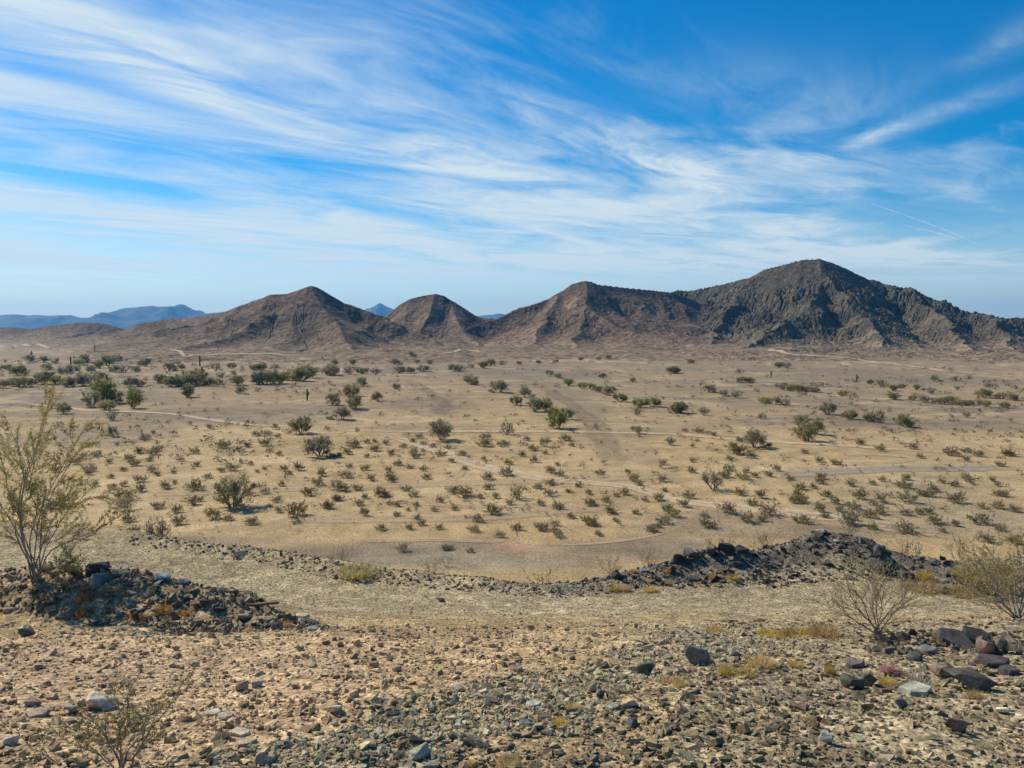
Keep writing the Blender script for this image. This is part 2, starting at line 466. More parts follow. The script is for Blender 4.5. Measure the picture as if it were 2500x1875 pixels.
HILLS = []
def erode(X, Y, Z, n=8, K=0.06, m=0.45, cap=0.7):
    """carve branching gullies: water runs to the lowest neighbour and wears down what it crosses"""
    ny, nu = Z.shape
    idx = np.arange(ny * nu).reshape(ny, nu)
    sh = [(-1, -1), (-1, 0), (-1, 1), (0, -1), (0, 1), (1, -1), (1, 0), (1, 1)]
    for it in range(n):
        best = np.zeros((ny, nu)); rec = idx.copy(); drop = np.zeros((ny, nu))
        for dy, dx in sh:
            a = (slice(max(0, -dy), ny - max(0, dy)), slice(max(0, -dx), nu - max(0, dx)))
            b = (slice(max(0, dy), ny - max(0, -dy)), slice(max(0, dx), nu - max(0, -dx)))
            dz = Z[a] - Z[b]
            sl = dz / (np.hypot(X[a] - X[b], Y[a] - Y[b]) + 1e-6)
            k = sl > best[a]
            best[a] = np.where(k, sl, best[a]); rec[a] = np.where(k, idx[b], rec[a]); drop[a] = np.where(k, dz, drop[a])
        order = np.argsort(-Z, axis=None).tolist(); r = rec.ravel().tolist(); A = [1.0] * (ny * nu)
        for i in order:
            j = r[i]
            if j != i: A[j] += A[i]
        A = np.array(A).reshape(ny, nu)
        cut = np.minimum(K * A ** m * best, np.minimum(0.8 * drop, cap))
        Z = Z - cut
        Zs = Z.copy()
        Zs[1:-1, 1:-1] = 0.9 * Z[1:-1, 1:-1] + 0.025 * (Z[:-2, 1:-1] + Z[2:, 1:-1] + Z[1:-1, :-2] + Z[1:-1, 2:])
        Z = Zs
    return Z, A

def build_hill(name, label, grid, ridges, rock, scree, rough, rockiness, seed, warp=10.0, gul=5.0, sink=3.0):
    u0, u1, nu, y0, y1, ny = grid
    x, y = patch_grid(*grid)
    R_ = [(px_line(p), tn, pw) for p, tn, pw in ridges]
    wx = x + warp * fbm(x / 45, y / 45, 3, seed); wy = y + warp * fbm(x / 45 + 7, y / 45, 3, seed + 1)
    # straight near the crests, warped lower down, so that the skyline stays where it is
    z0 = ridge_z(x, y, R_)
    top = max(p[2] for r_ in R_ for p in r_[0])
    z1 = ridge_z(wx, wy, R_)
    f = sstep(0.95, 0.5, z0 / (np.maximum.reduce([seg_dist(x, y, r_[0])[1] for r_ in R_]) + 1e-6))
    z = z0 * (1 - f) + z1 * f
    hf = np.clip(z / (0.45 * top), 0, 1)
    dmin = np.minimum.reduce([seg_dist(x, y, r_[0])[0] for r_ in R_])
    z = np.maximum(z, 0) + (3.2 + 3.2 * fbm(x / 38, y / 30, 3, seed + 30)) * sstep(135, 45, dmin) * sstep(5, 50, dmin)
    body = np.clip(z / 8.0, 0, 1)
    gl = ridged(wx / 42, wy / 60, 4, seed + 5)
    z = z + gul * hf * (gl - 0.5) * f
    ze, A = erode(x.reshape(ny, nu), y.reshape(ny, nu), z.reshape(ny, nu), 5, 0.022 if name == 'hill' else 0.085)
    z = z * (1 - f) + ze.ravel() * f
    wet = np.clip(np.log(A.ravel()) / 6 - 0.35, 0, 1) * f
    rk = sstep(0.42 - 0.3 * rockiness, 0.75 - 0.3 * rockiness, fbm(x / 35, y / 35, 4, seed + 9) * 0.5 + 0.5 + 0.25 * (z / top - 0.5))
    cr = ridged(x / 13 + 0.5 * y / 13, y / 9, 4, seed + 12) - 0.45
    cr2 = ridged(x / 4.2, y / 3.4 + 0.2 * x / 4.2, 3, seed + 15) - 0.45
    z = z + body * rough * (0.35 + 0.65 * rk) * (1.6 * cr * (.35 + .65 * f) + 0.9 * cr2 * (.3 + .7 * f))
    uu = x / y * F + 1250
    ed = sstep(0, 90, np.minimum(uu - u0, u1 - uu)) * sstep(0, 60, y - y0) * sstep(0, 60, y1 - y)
    z = np.maximum(z, 0) * ed
    z = z - 0.9 * (1 - np.clip(z / 1.5, 0, 1))
    me_c = np.tile(np.array(scree, float), (len(x), 1))
    var = sstep(-0.3, 0.5, fbm(x / 60, y / 50, 4, seed + 20))
    me_c = me_c * (0.85 + 0.3 * var)[:, None]
    me_c = me_c + (np.array(rock) - me_c) * np.clip(rk * body * 0.95 + 0.5 * np.clip(cr2 * body * rough, 0, 0.4), 0, 1)[:, None]
    me_c = me_c + (np.array(scree) * 1.12 - me_c) * (0.55 * wet)[:, None]
    toe = sstep(11, 1.0, z + 3 * fbm(x / 25, y / 25, 3, seed + 25))
    me_c = me_c + (np.array([0.245, 0.175, 0.110]) - me_c) * (0.9 * toe)[:, None]
    HILLS.append((grid, z.reshape(ny, nu)))
    me_c = me_c + (np.array([0.275, 0.200, 0.126]) - me_c) * sstep(5.5, 0.5, z)[:, None] * .9
    me = mesh_np(name, np.stack([x, y, z], 1), grid_faces(ny, nu), [MR], np.clip(me_c, .01, .7), smooth=False)
    return tag(link(name, me), label, kind="structure")

BR_ROCK, BR_SCREE = (0.150, 0.108, 0.075), (0.218, 0.150, 0.097)
build_hill("hill", "pointed brown rocky hill left of centre", (150, 1200, 540, 285, 560, 200),
    [([(470, 800, 470), (540, 767, 475), (600, 741, 478), (660, 721, 480), (705, 716, 480), (757, 699, 480), (775, 702, 480), (800, 716, 480), (840, 739, 480), (885, 754, 480),
       (940, 774, 475), (1000, 800, 465), (1060, 830, 450)], 0.70, 2.3),
     ([(757, 702, 478), (790, 750, 455), (830, 800, 425), (850, 845, 395)], 0.50, 2.1),
     ([(660, 724, 478), (620, 780, 445), (560, 820, 415), (470, 850, 390)], 0.39, 2.1)],
    BR_ROCK, BR_SCREE, 0.6, 0.45, 101, 9, 4)
build_hill("hill", "low brown hill with pale track behind the pointed hill", (20, 720, 300, 470, 800, 150),
    [([(300, 806, 640), (340, 790, 640), (400, 780, 640), (460, 775, 630), (520, 766, 610), (545, 763, 600), (580, 775, 590), (640, 800, 570)], 0.47, 2.1)],
    BR_ROCK, BR_SCREE, 0.7, 0.55, 131, 8, 2)
build_hill("hill", "low rounded brown mound on the left skyline", (-260, 420, 260, 640, 1000, 120),
    [([(60, 806, 800), (120, 795, 800), (190, 788, 800), (225, 787, 800), (260, 791, 800), (300, 802, 790)], 0.45, 2.1),
     ([(-240, 800, 900), (-80, 801, 900), (40, 799, 900), (90, 806, 900)], 0.3, 1.2)],
    BR_ROCK, BR_SCREE, 0.4, 0.4, 161, 8, 2)
build_hill("hill", "small flat-topped brown hill between two larger hills", (760, 1440, 380, 350, 700, 175),
    [([(900, 800, 600), (935, 772, 600), (965, 748, 600), (1000, 729, 600), (1035, 721, 600), (1065, 717, 600), (1085, 721, 600), (1105, 735, 600), (1130, 753, 598), (1165, 775, 592),
       (1200, 792, 585), (1260, 822, 565)], 0.72, 2.3),
     ([(1060, 722, 598), (1050, 765, 570), (1020, 810, 535), (1000, 845, 500)], 0.56, 2.1),
     ([(1100, 740, 598), (1120, 790, 560), (1150, 830, 520), (1180, 850, 480)], 0.45, 2.1)],
    BR_ROCK, BR_SCREE, 0.6, 0.45, 191, 8, 4)
build_hill("hill", "long brown ridge with a knob left of the dark mountain", (960, 2000, 540, 300, 780, 210),
    [([(1120, 815, 540), (1180, 788, 560), (1250, 758, 580), (1300, 742, 592), (1340, 728, 598), (1370, 711, 600), (1395, 692, 600), (1420, 685, 600), (1440, 686, 600), (1460, 694, 605),
       (1520, 701, 615), (1580, 707, 625), (1640, 714, 640), (1690, 728, 650), (1740, 750, 660)], 0.72, 2.3),
     ([(1430, 690, 598), (1440, 745, 565), (1490, 785, 530), (1580, 815, 495), (1680, 838, 460), (1760, 850, 440)], 0.54, 2.1),
     ([(1370, 715, 598), (1330, 770, 560), (1310, 810, 520), (1300, 845, 480)], 0.47, 2.1),
     ([(1440, 750, 560), (1410, 800, 520), (1400, 840, 475), (1390, 858, 440)], 0.45, 2.1)],
    (0.148, 0.107, 0.075), (0.228, 0.150, 0.096), 0.75, 0.5, 221, 9, 5)
build_hill("mountain", "tall dark craggy mountain on the right", (1440, 2920, 740, 290, 800, 265),
    [([(1600, 740, 720), (1640, 718, 705), (1690, 708, 700), (1740, 693, 690), (1800, 684, 680), (1835, 675, 668), (1870, 656, 652), (1930, 641, 640), (1960, 634, 635), (2000, 632, 630),
       (2030, 642, 630), (2070, 658, 630), (2120, 680, 630), (2160, 690, 630), (2190, 695, 622), (2230, 708, 615), (2260, 720, 610), (2300, 738, 600), (2350, 756, 590), (2385, 765, 585),
       (2405, 761, 580), (2425, 763, 580), (2450, 772, 575), (2500, 783, 570), (2600, 802, 560), (2800, 815, 550)], 0.70, 2.3),
     ([(2000, 636, 628), (2005, 690, 595), (1985, 730, 565), (1930, 765, 530), (1880, 800, 495), (1840, 835, 455), (1800, 858, 420)], 0.62, 2.0),
     ([(2010, 660, 612), (2060, 720, 570), (2110, 765, 525), (2130, 800, 485), (2160, 840, 440)], 0.62, 2.0),
     ([(1835, 680, 665), (1800, 725, 630), (1765, 775, 585), (1740, 815, 540), (1720, 845, 490)], 0.62, 2.1),
     ([(2230, 712, 612), (2270, 760, 560), (2330, 800, 510), (2360, 840, 455), (2380, 868, 410)], 0.60, 2.0),
     ([(2405, 765, 578), (2440, 800, 530), (2480, 835, 480), (2500, 862, 430)], 0.60, 2.0),
     ([(2600, 805, 555), (2640, 840, 500), (2660, 865, 440)], 0.6, 1.2)],
    (0.100, 0.088, 0.062), (0.180, 0.145, 0.096), 1.5, 0.9, 251, 14, 10)

FAR_ROCK, FAR_SCREE = (0.05, 0.05, 0.05), (0.14, 0.125, 0.105)
def far_range(label, grid, line, tan, seed):
    u0, u1, nu, y0, y1, ny = grid
    x, y = patch_grid(*grid)
    L = px_line(line)
    wx = x + 120 * fbm(x / 700, y / 700, 3, seed); wy = y + 160 * fbm(x / 600, y / 600, 3, seed + 1)
    z0 = ridge_z(x, y, [(L, tan, 1.7)]); z1 = ridge_z(wx, wy, [(L, tan, 1.4)])
    d, zc_ = seg_dist(x, y, L)
    f = sstep(30, 300, d)
    z = z0 * (1 - f) + z1 * f
    b = np.clip(z / 60, 0, 1)
    g = ridged(wx / 420, wy / 520, 5, seed + 3) - 0.5
    z = z + b * g * (26 + 80 * f * np.clip(z / 120, 0, 1)) - 12 * (1 - b)
    rk = sstep(0.35, 0.65, fbm(x / 300, y / 300, 4, seed + 7) * 0.5 + 0.5)
    c = np.array(FAR_SCREE) + (np.array(FAR_ROCK) - np.array(FAR_SCREE)) * rk[:, None]
    me = mesh_np("mountain_range", np.stack([x, y, z], 1), grid_faces(ny, nu), [MR], c, smooth=True)
    return tag(link("mountain_range", me), label, kind="structure")
far_range("distant blue mountain range on the left skyline", (-500, 700, 420, 4700, 7300, 110),
    [(-500, 778, 6000), (-300, 770, 6000), (-100, 775, 6000), (0, 771, 6000), (60, 769, 6000), (95, 765, 6000), (150, 768, 6000), (170, 767, 6000), (195, 774, 6000), (235, 773, 6000), (260, 766, 6000), (300, 752, 6000),
     (335, 750, 6000), (375, 746, 6000), (410, 748, 6000), (447, 742, 6000), (470, 754, 6000), (500, 764, 6000), (530, 766, 6000), (560, 758, 6100), (580, 757, 6100), (610, 770, 6100), (660, 790, 6100)], 0.22, 301)
far_range("blue far peak seen between the two left hills", (820, 1060, 120, 6600, 8400, 60),
    [(840, 785, 7400), (880, 757, 7400), (905, 752, 7400), (928, 741, 7400), (945, 748, 7400), (965, 756, 7400), (1000, 775, 7400), (1040, 790, 7400)], 0.25, 321)
far_range("blue far hilltop in the gap before the long ridge", (1120, 1360, 120, 6600, 8400, 60),
    [(1140, 790, 7400), (1170, 772, 7400), (1195, 767, 7400), (1215, 763, 7400), (1235, 768, 7400), (1270, 778, 7400), (1320, 792, 7400)], 0.25, 331)

def build_haze():
    m, t = mat("thin_air")
    v = t.n('ShaderNodeVolumePrincipled')
    v.inputs['Color'].default_value = (0.15, 0.50, 1.0, 1)
    v.inputs['Density'].default_value = 0.95e-4
    v.inputs['Anisotropy'].default_value = 0.25
    t.n('ShaderNodeOutputMaterial', None, Volume=v)
    bm = bmesh.new()
    bmesh.ops.create_cube(bm, size=1.0)
    for p in bm.verts:
        p.co.x *= 18400; p.co.y *= 18400; p.co.z = -14.0 if p.co.z < 0 else 300.0
    me = bpy.data.meshes.new("haze"); bm.to_mesh(me); bm.free()
    me.materials.append(m)
    return tag(link("haze", me), "thin blue haze over the far plain", kind="stuff")

# ------------------------------------------------------------------ surface look-up for things that stand on hills too
def surf_z(x, y):
    x = np.asarray(x, float); y = np.asarray(y, float)
    z = ground_z(x, y)
    for (u0, u1, nu, y0, y1, ny), H in HILLS:
        fu = ((x / np.maximum(y, 1) * F + 1250) - u0) / (u1 - u0) * (nu - 1)
        fy = (y - y0) / (y1 - y0) * (ny - 1)
        ok = (fu >= 0) & (fu < nu - 1) & (fy >= 0) & (fy < ny - 1)
        if not ok.any(): continue
        a = fu[ok]; b = fy[ok]; i = a.astype(int); j = b.astype(int); a = a - i; b = b - j
        h = (H[j, i] * (1 - a) + H[j, i + 1] * a) * (1 - b) + (H[j + 1, i] * (1 - a) + H[j + 1, i + 1] * a) * b
        z[ok] = np.maximum(z[ok], h)
    return z

def on_surface(u, v, ymin=20.0, ymax=1500.0):
    """where the line of sight at photo position (u, v) meets the ground or a hill"""
    u = np.atleast_1d(np.asarray(u, float)); v = np.atleast_1d(np.asarray(v, float))
    dx, dy, dz = ray(u, v)
    Y = np.geomspace(ymin, ymax, 150)
    X = (dx / dy)[:, None] * Y[None]; Z = CAM_H + (dz / dy)[:, None] * Y[None]
    YY = np.broadcast_to(Y, X.shape)
    G = surf_z(X.ravel(), YY.ravel().copy()).reshape(X.shape)
    below = Z < G
    k = np.where(below.any(1), below.argmax(1), len(Y) - 1)
    k = np.maximum(k, 1)
    lo, hi = Y[k - 1], Y[k]
    for _ in range(9):
        m = .5 * (lo + hi)
        under = CAM_H + dz / dy * m < surf_z(dx / dy * m, m)
        hi = np.where(under, m, hi); lo = np.where(under, lo, m)
    return dx / dy * hi, hi, surf_z(dx / dy * hi, hi)

TILE = {'A': (0, 600, .3797), 'B': (800, 600, .3888), 'C': (1640, 600, .3888),
        'D': (0, 1000, .3797), 'E': (800, 1000, .3888), 'F': (1640, 1000, .3888)}
def tile_pts(s):
    """'A 10,20,5 30,40,6 B ...' -> photo coordinates (u, v, size)"""
    out = []; cur = None
    for w_ in s.split():
        if w_ in TILE: cur = TILE[w_]; continue
        q = [float(k) for k in w_.split(',')]
        out.append((cur[0] + q[0] * cur[2], cur[1] + q[1] * cur[2]) + tuple(k * cur[2] for k in q[2:]))
    return out

# ------------------------------------------------------------------ dirt tracks across the plain
def mat_track(name, colr, worn):
    m, t = mat(name)
    a = t.n('ShaderNodeAttribute', dict(attribute_name="col"))
    s = t.n('ShaderNodeSeparateColor', None, Color=a.outputs['Color'])
    P = t.n('ShaderNodeTexCoord').outputs['Object']
    n1 = t.noise(P, 0.8, 6, 0.75); n2 = t.noise(P, 5.0, 4, 0.7)
    k = t.m('MULTIPLY', t.rng(n1, .3, .7, .88, 1.1), t.rng(n2, .3, .7, .8, 1.2))
    cc = t.mix(1.0, colr, t.n('ShaderNodeCombineColor', None, Red=k, Green=k, Blue=k).outputs[0], 'MULTIPLY')
    b = t.n('ShaderNodeBsdfPrincipled', None, Base_Color=cc, Roughness=0.95)
    b.inputs['Specular IOR Level'].default_value = 0.1
    tr = t.n('ShaderNodeBsdfTransparent')
    f = t.m('MULTIPLY', t.rng(t.m('ADD', s.outputs[0], t.m('MULTIPLY', t.m('SUBTRACT', n1, .5), 1.2)), 0.05, 0.85, 0, 1), worn)
    mx = t.n('ShaderNodeMixShader', None, Fac=f, _1=tr, _2=b)
    t.n('ShaderNodeOutputMaterial', None, Surface=mx)
    return m
M_TR = mat_track("pale_track", (0.60, 0.46, 0.28), 0.85)
M_TF = mat_track("faint_track", (0.56, 0.42, 0.245), 0.6)
M_TG = mat_track("grey_track", (0.44, 0.37, 0.28), 0.6)
M_TD = mat_track("dark_track", (0.30, 0.225, 0.145), 0.28)

def catmull(P, n=10):
    P = np.array(P, float)
    Q = np.vstack([2 * P[0] - P[1], P, 2 * P[-1] - P[-2]])
    out = []
    for i in range(1, len(Q) - 2):
        for t in np.linspace(0, 1, n, endpoint=False):
            a, b, c, d = Q[i - 1], Q[i], Q[i + 1], Q[i + 2]
            out.append(0.5 * (2 * b + (c - a) * t + (2 * a - 5 * b + 4 * c - d) * t * t + (3 * b - a - 3 * c + d) * t ** 3))
    out.append(Q[-2])
    return np.array(out)

def track(label, s, width, m, ruts=True):
    p = tile_pts(s)
    x, y, z = on_surface([q[0] for q in p], [q[1] for q in p])
    C = catmull(np.stack([x, y], 1), 16)
    # even spacing
    L = np.concatenate([[0], np.cumsum(np.hypot(*np.diff(C, axis=0).T))])
    n = int(min(700, max(30, L[-1] / 0.6)))
    q = np.linspace(0, L[-1], n)
    C = np.stack([np.interp(q, L, C[:, 0]), np.interp(q, L, C[:, 1])], 1)
    C += np.stack([perlin(q / 9, q * 0 + 1.5, 5), perlin(q / 9, q * 0 + 7.5, 6)], 1) * 0.25 * width
    T = np.gradient(C, axis=0); T /= np.hypot(T[:, 0], T[:, 1])[:, None] + 1e-9
    Nn = np.stack([-T[:, 1], T[:, 0]], 1)
    prof = [0, .75, 1, .55, 1, .75, 0] if ruts else [0, .8, 1, 1, 1, .8, 0]
    offs = np.linspace(-.5, .5, 7)
    wv_ = width * (1 + 0.35 * perlin(q / 14, q * 0 + 3.3, 8))
    V = C[:, None, :] + Nn[:, None, :] * (offs[None, :, None] * wv_[:, None, None])
    xx = V[..., 0].ravel(); yy = V[..., 1].ravel()
    zz = surf_z(xx, yy) + 0.015 + 0.0004 * np.hypot(xx, yy)
    fade = np.minimum(1, np.minimum(q, L[-1] - q) / (0.15 * L[-1] + 2))
    al_ = (np.array(prof)[None] * fade[:, None]).ravel()
    me = mesh_np("dirt_track", np.stack([xx, yy, zz], 1), grid_faces(n, 7), [m], np.stack([al_] * 3, 1), smooth=True)
    return tag(link("dirt_track", me), label, kind="structure")

track("pale dirt track running diagonally down across the middle of the plain", "E 240,138 380,165 560,225 720,275 860,325 1050,378 1180,405 1350,430 1600,458 1900,492 2100,540 F 0,560 330,602 560,632 800,662 1100,700 1400,740 1700,772 2000,812 2230,850", 2.6, M_TR)
track("thin pale track crossing the whole plain level", "A 2050,1182 B 130,1166 E 250,137 600,141 1000,139 1500,141 1900,148 2212,160 F 250,176 400,186 700,210 1000,226 1300,246 1600,266 1900,286 2230,306", 2.2, M_TR)
track("wide greyish gravel track at the right", "F 480,414 800,401 1100,388 1500,374 1900,370 2260,366", 3.4, M_TG)
track("faint wheel track across the middle of the plain", "E 0,486 400,476 800,466 1200,451 1600,440 1950,425 F 300,418", 3.2, M_TF)
track("faint wheel track in front of the creosote flat", "D 1300,792 1600,770 1900,702 E 0,696 500,692 800,682 1200,661 1500,636 1800,611 2150,592", 2.6, M_TF)
track("narrow pale trail curving over the left terrace", "A -40,1008 120,1012 200,1020 330,1038 450,1046 580,1063 850,1069 1100,1085 1300,1110 1450,1135 1600,1155 1800,1170 2050,1182", 1.9, M_TR)
track("pale track below the dark mountain", "C 560,655 700,672 900,690 1200,721 1500,756 1800,793 2260,832", 3.6, M_TR, False)
track("thin bending tyre trail near the dark rock mound", "E 2230,735 2050,790 1800,832 1500,852 1330,828", 0.5, M_TF, False)
track("faint double wheel track at the foot of the slope", "E 0,815 300,822 700,820 1050,830 1160,800 1110,775", 1.0, M_TF)
track("pale wheel track branching below the dark mound", "F 1000,722 1300,752 1600,790 1900,830", 0.8, M_TF, False)
track("dark scuffed wheel track running down the centre right", "B 1330,880 1440,950 1560,1010 1680,1120 1750,1220 E 1775,330 1790,420", 4.0, M_TD)
track("scuffed wheel tracks looping on the flat", "B 470,835 560,880 650,925 700,970 760,1010 720,1050 800,1085", 3.5, M_TD)
track("faint curved wheel loop among the shrubs", "E 700,470 800,410 870,375 960,385", 1.6, M_TF)
track("faint wheel curl left of the grey bush", "E 900,610 720,600 650,575 630,555 690,535", 1.2, M_TF)
track("faint wheel track behind the left shrubs", "D 830,548 1200,536 1700,522 2200,512", 2.2, M_TF)
track("faint looping wheel marks left of centre", "D 1750,640 1850,600 2000,600 2150,620 E 20,640", 1.4, M_TF)
track("faint arcs of wheel marks on sand at right", "F 1000,300 1150,285 1350,290 1500,310 1380,335 1200,335", 1.6, M_TF)
track("faint wheel marks among shrubs at lower right", "F 0,600 200,620 420,650 700,690 900,730", 1.2, M_TF)
track("faint twin wheel marks crossing the middle flat", "E 300,560 600,590 900,610 1300,610 1650,640 2000,690", 1.4, M_TF)
track("scuffed wheel marks leading up centre flat", "B 780,1085 740,1060 690,1040 720,990 800,960", 2.4, M_TD)
track("pale track under the pointed hill", "A 1020,652 1100,672 1170,690 1260,704 1400,698 1600,697 1800,702 2050,712", 2.4, M_TR, False)
track("pale track on the far left flat", "A -30,634 160,637 280,648 330,664", 4.0, M_TR, False)
track("short pale track crossing toe of middle hill", "B 660,692 740,675 840,652 900,660 980,672", 2.2, M_TR, False)

# ------------------------------------------------------------------ plant materials
def mat_leaf(name, trans=0.45):
    m, t = mat(name)
    a = t.n('ShaderNodeAttribute', dict(attribute_name="col"))
    oi = t.n('ShaderNodeObjectInfo')
    hs = t.n('ShaderNodeHueSaturation', None, Hue=t.rng(oi.outputs['Random'], 0, 1, .485, .51, False), Saturation=t.rng(oi.outputs['Random'], 0, 1, .8, 1.1, False),
             Value=t.rng(t.m('FRACT', t.m('MULTIPLY', oi.outputs['Random'], 7.3)), 0, 1, .8, 1.2, False), Color=a.outputs['Color'])
    b = t.n('ShaderNodeBsdfPrincipled', None, Base_Color=hs, Roughness=0.7)
    b.inputs['Specular IOR Level'].default_value = 0.25
    tr = t.n('ShaderNodeBsdfTranslucent', None, Color=hs)
    t.n('ShaderNodeOutputMaterial', None, Surface=t.n('ShaderNodeMixShader', None, Fac=trans, _1=b, _2=tr))
    return m
ML = mat_leaf("leaf")
def mat_bark():
    m, t = mat("bark")
    a = t.n('ShaderNodeAttribute', dict(attribute_name="col"))
    P = t.n('ShaderNodeTexCoord').outputs['Object']
    n = t.noise(P, 30, 4, .65)
    k = t.rng(n, .3, .7, .65, 1.3)
    cc = t.mix(1.0, a.outputs['Color'], t.n('ShaderNodeCombineColor', None, Red=k, Green=k, Blue=k).outputs[0], 'MULTIPLY')
    return finish(m, t, cc, .85, n, .4, .005, .2)
MB = mat_bark()

def tubes(polys, sides=4):
    """polys: list of (points (n,3), radii (n,)) -> verts, quads"""
    V = []; Q = []; o = 0
    ang = np.linspace(0, 2 * math.pi, sides, endpoint=False)
    for P, r in polys:
        P = np.asarray(P, float); n = len(P)
        T = np.gradient(P, axis=0); T /= np.linalg.norm(T, axis=1)[:, None] + 1e-9
        ref = np.where(np.abs(T[:, 2:3]) > 0.9, np.array([[1.0, 0, 0]]), np.array([[0, 0, 1.0]]))
        A = np.cross(T, ref); A /= np.linalg.norm(A, axis=1)[:, None] + 1e-9
        B = np.cross(T, A)
        ring = P[:, None] + (A[:, None] * np.cos(ang)[None, :, None] + B[:, None] * np.sin(ang)[None, :, None]) * np.asarray(r)[:, None, None]
        V.append(ring.reshape(-1, 3))
        i = np.arange(n - 1)[:, None] * sides; j = np.arange(sides)[None]; k = (j + 1) % sides
        Q.append((np.stack([i + j, i + k, i + sides + k, i + sides + j], -1).reshape(-1, 4)) + o)
        o += n * sides
    return np.vstack(V), np.vstack(Q)

def leaves(centres, size, rg, col, var=0.25, aspect=0.5, out=None):
    """small two-triangle leaves, each turned at random"""
    n = len(centres)
    a = rg.normal(size=(n, 3)); a /= np.linalg.norm(a, axis=1)[:, None]
    b = np.cross(a, rg.normal(size=(n, 3))); b /= np.linalg.norm(b, axis=1)[:, None] + 1e-9
    s = size * rg.uniform(.6, 1.35, n)[:, None]
    c = np.asarray(centres)
    V = np.stack([c - a * s, c + b * s * aspect, c + a * s, c - b * s * aspect], 1).reshape(-1, 3)
    Q = np.arange(n * 4).reshape(-1, 4)
    k = (1 + var * rg.normal(size=(n, 1))).clip(.4, 1.8)
    tint = np.asarray(col) * k * (1 + 0.08 * rg.normal(size=(n, 3)))
    return V, Q, np.repeat(tint.clip(.005, .8), 4, axis=0)

def grow(rg, base, direc, length, radius, depth, spread, curve, kids, nseg=5, up=0.15, shrink=0.62, out=None, tips=None, minlen=0.0, first=0.35):
    """recursive branching; collects tapered polylines and the outer twigs"""
    P = [np.array(base, float)]; d = np.array(direc, float); d /= np.linalg.norm(d)
    st = length / nseg
    for i in range(nseg):
        d = d + rg.normal(size=3) * curve + np.array([0, 0, up]) * 0.3
        d /= np.linalg.norm(d)
        P.append(P[-1] + d * st)
    P = np.array(P); r = np.linspace(radius, radius * (0.45 if depth > 0 else 0.3), nseg + 1)
    out.append((P, r))
    if depth == 0:
        tips.append(P); return
    for k in range(kids):
        f = first + (1 - first) * (k + rg.uniform(0, 1)) / kids
        i = min(nseg - 1, int(f * nseg)); t = f * nseg - i
        p = P[i] * (1 - t) + P[i + 1] * t
        dd = P[i + 1] - P[i]; dd /= np.linalg.norm(dd)
        q = rg.normal(size=3); q -= dd * q.dot(dd); q /= np.linalg.norm(q) + 1e-9
        a = spread * rg.uniform(.6, 1.3)
        nd = dd * math.cos(a) + q * math.sin(a); nd[2] += up
        grow(rg, p, nd, length * shrink * rg.uniform(.7, 1.2), radius * 0.55, depth - 1, spread, curve, kids, max(3, nseg - 1), up, shrink, out, tips)

WOOD_G, WOOD_D, WOOD_B = (.20, .165, .12), (.10, .085, .065), (.15, .11, .075)
CREO = (0.27, 0.24, 0.10)
def shrub_mesh(name, seed, stems=11, nleaf=420, leaf=0.035, col=CREO, wood=WOOD_D, wide=0.75, rad=0.012, split=True):
    """unit-height many-stemmed creosote: stems fan out of one point, leaves towards the ends"""
    rg = np.random.default_rng(seed)
    polys, tips = [], []
    for k in range(stems):
        a = 2 * math.pi * (k + rg.uniform(-.3, .3)) / stems
        tilt = rg.uniform(.15, wide)
        d = (math.cos(a) * math.sin(tilt), math.sin(a) * math.sin(tilt), math.cos(tilt))
        grow(rg, (0.03 * math.cos(a), 0.03 * math.sin(a), -0.04), d, rg.uniform(.55, .85), rad, 2, .5, .10, 3, 5, .12, .5, polys, tips, first=.3)
    V, Q = tubes(polys, 3)
    C = []
    for P in tips:
        m = max(2, nleaf // len(tips))
        t = rg.uniform(.0, 1, m) * (len(P) - 1); i = np.minimum(t.astype(int), len(P) - 2); t = (t - i)[:, None]
        C.append(P[i] * (1 - t) + P[i + 1] * t + rg.normal(size=(m, 3)) * .025)
    if not split:
        nc = 26
        a = rg.uniform(0, 2 * math.pi, nc); t = np.arccos(rg.uniform(-.1, 1, nc)); rr = rg.uniform(.45, 1.0, nc)
        cc = np.stack([np.cos(a) * np.sin(t) * rr * .55, np.sin(a) * np.sin(t) * rr * .55, .22 + np.cos(t) * rr * .5], 1)
        C.append(np.repeat(cc, 16, 0) + rg.normal(size=(nc * 16, 3)) * .07)
    C = np.vstack(C)
    LV, LQ, LC = leaves(C, leaf, rg, col, .3)
    top = max(V[:, 2].max(), LV[:, 2].max())
    V = V / top; LV = LV / top
    cw = np.tile(np.array(wood), (len(V), 1)) * (1 + .15 * rg.normal(size=(len(V), 1)))
    if not split:
        return mesh_np(name, np.vstack([V, LV]), [np.vstack([Q, LQ + len(V)])], [MB, ML], np.vstack([cw.clip(.01, 1), LC]),
                       mat_idx=np.r_[np.zeros(len(Q)), np.ones(len(LQ))])
    return (mesh_np(name + "_stems", V, Q, [MB], cw.clip(.01, 1), smooth=True), mesh_np(name + "_foliage", LV, LQ, [ML], LC))

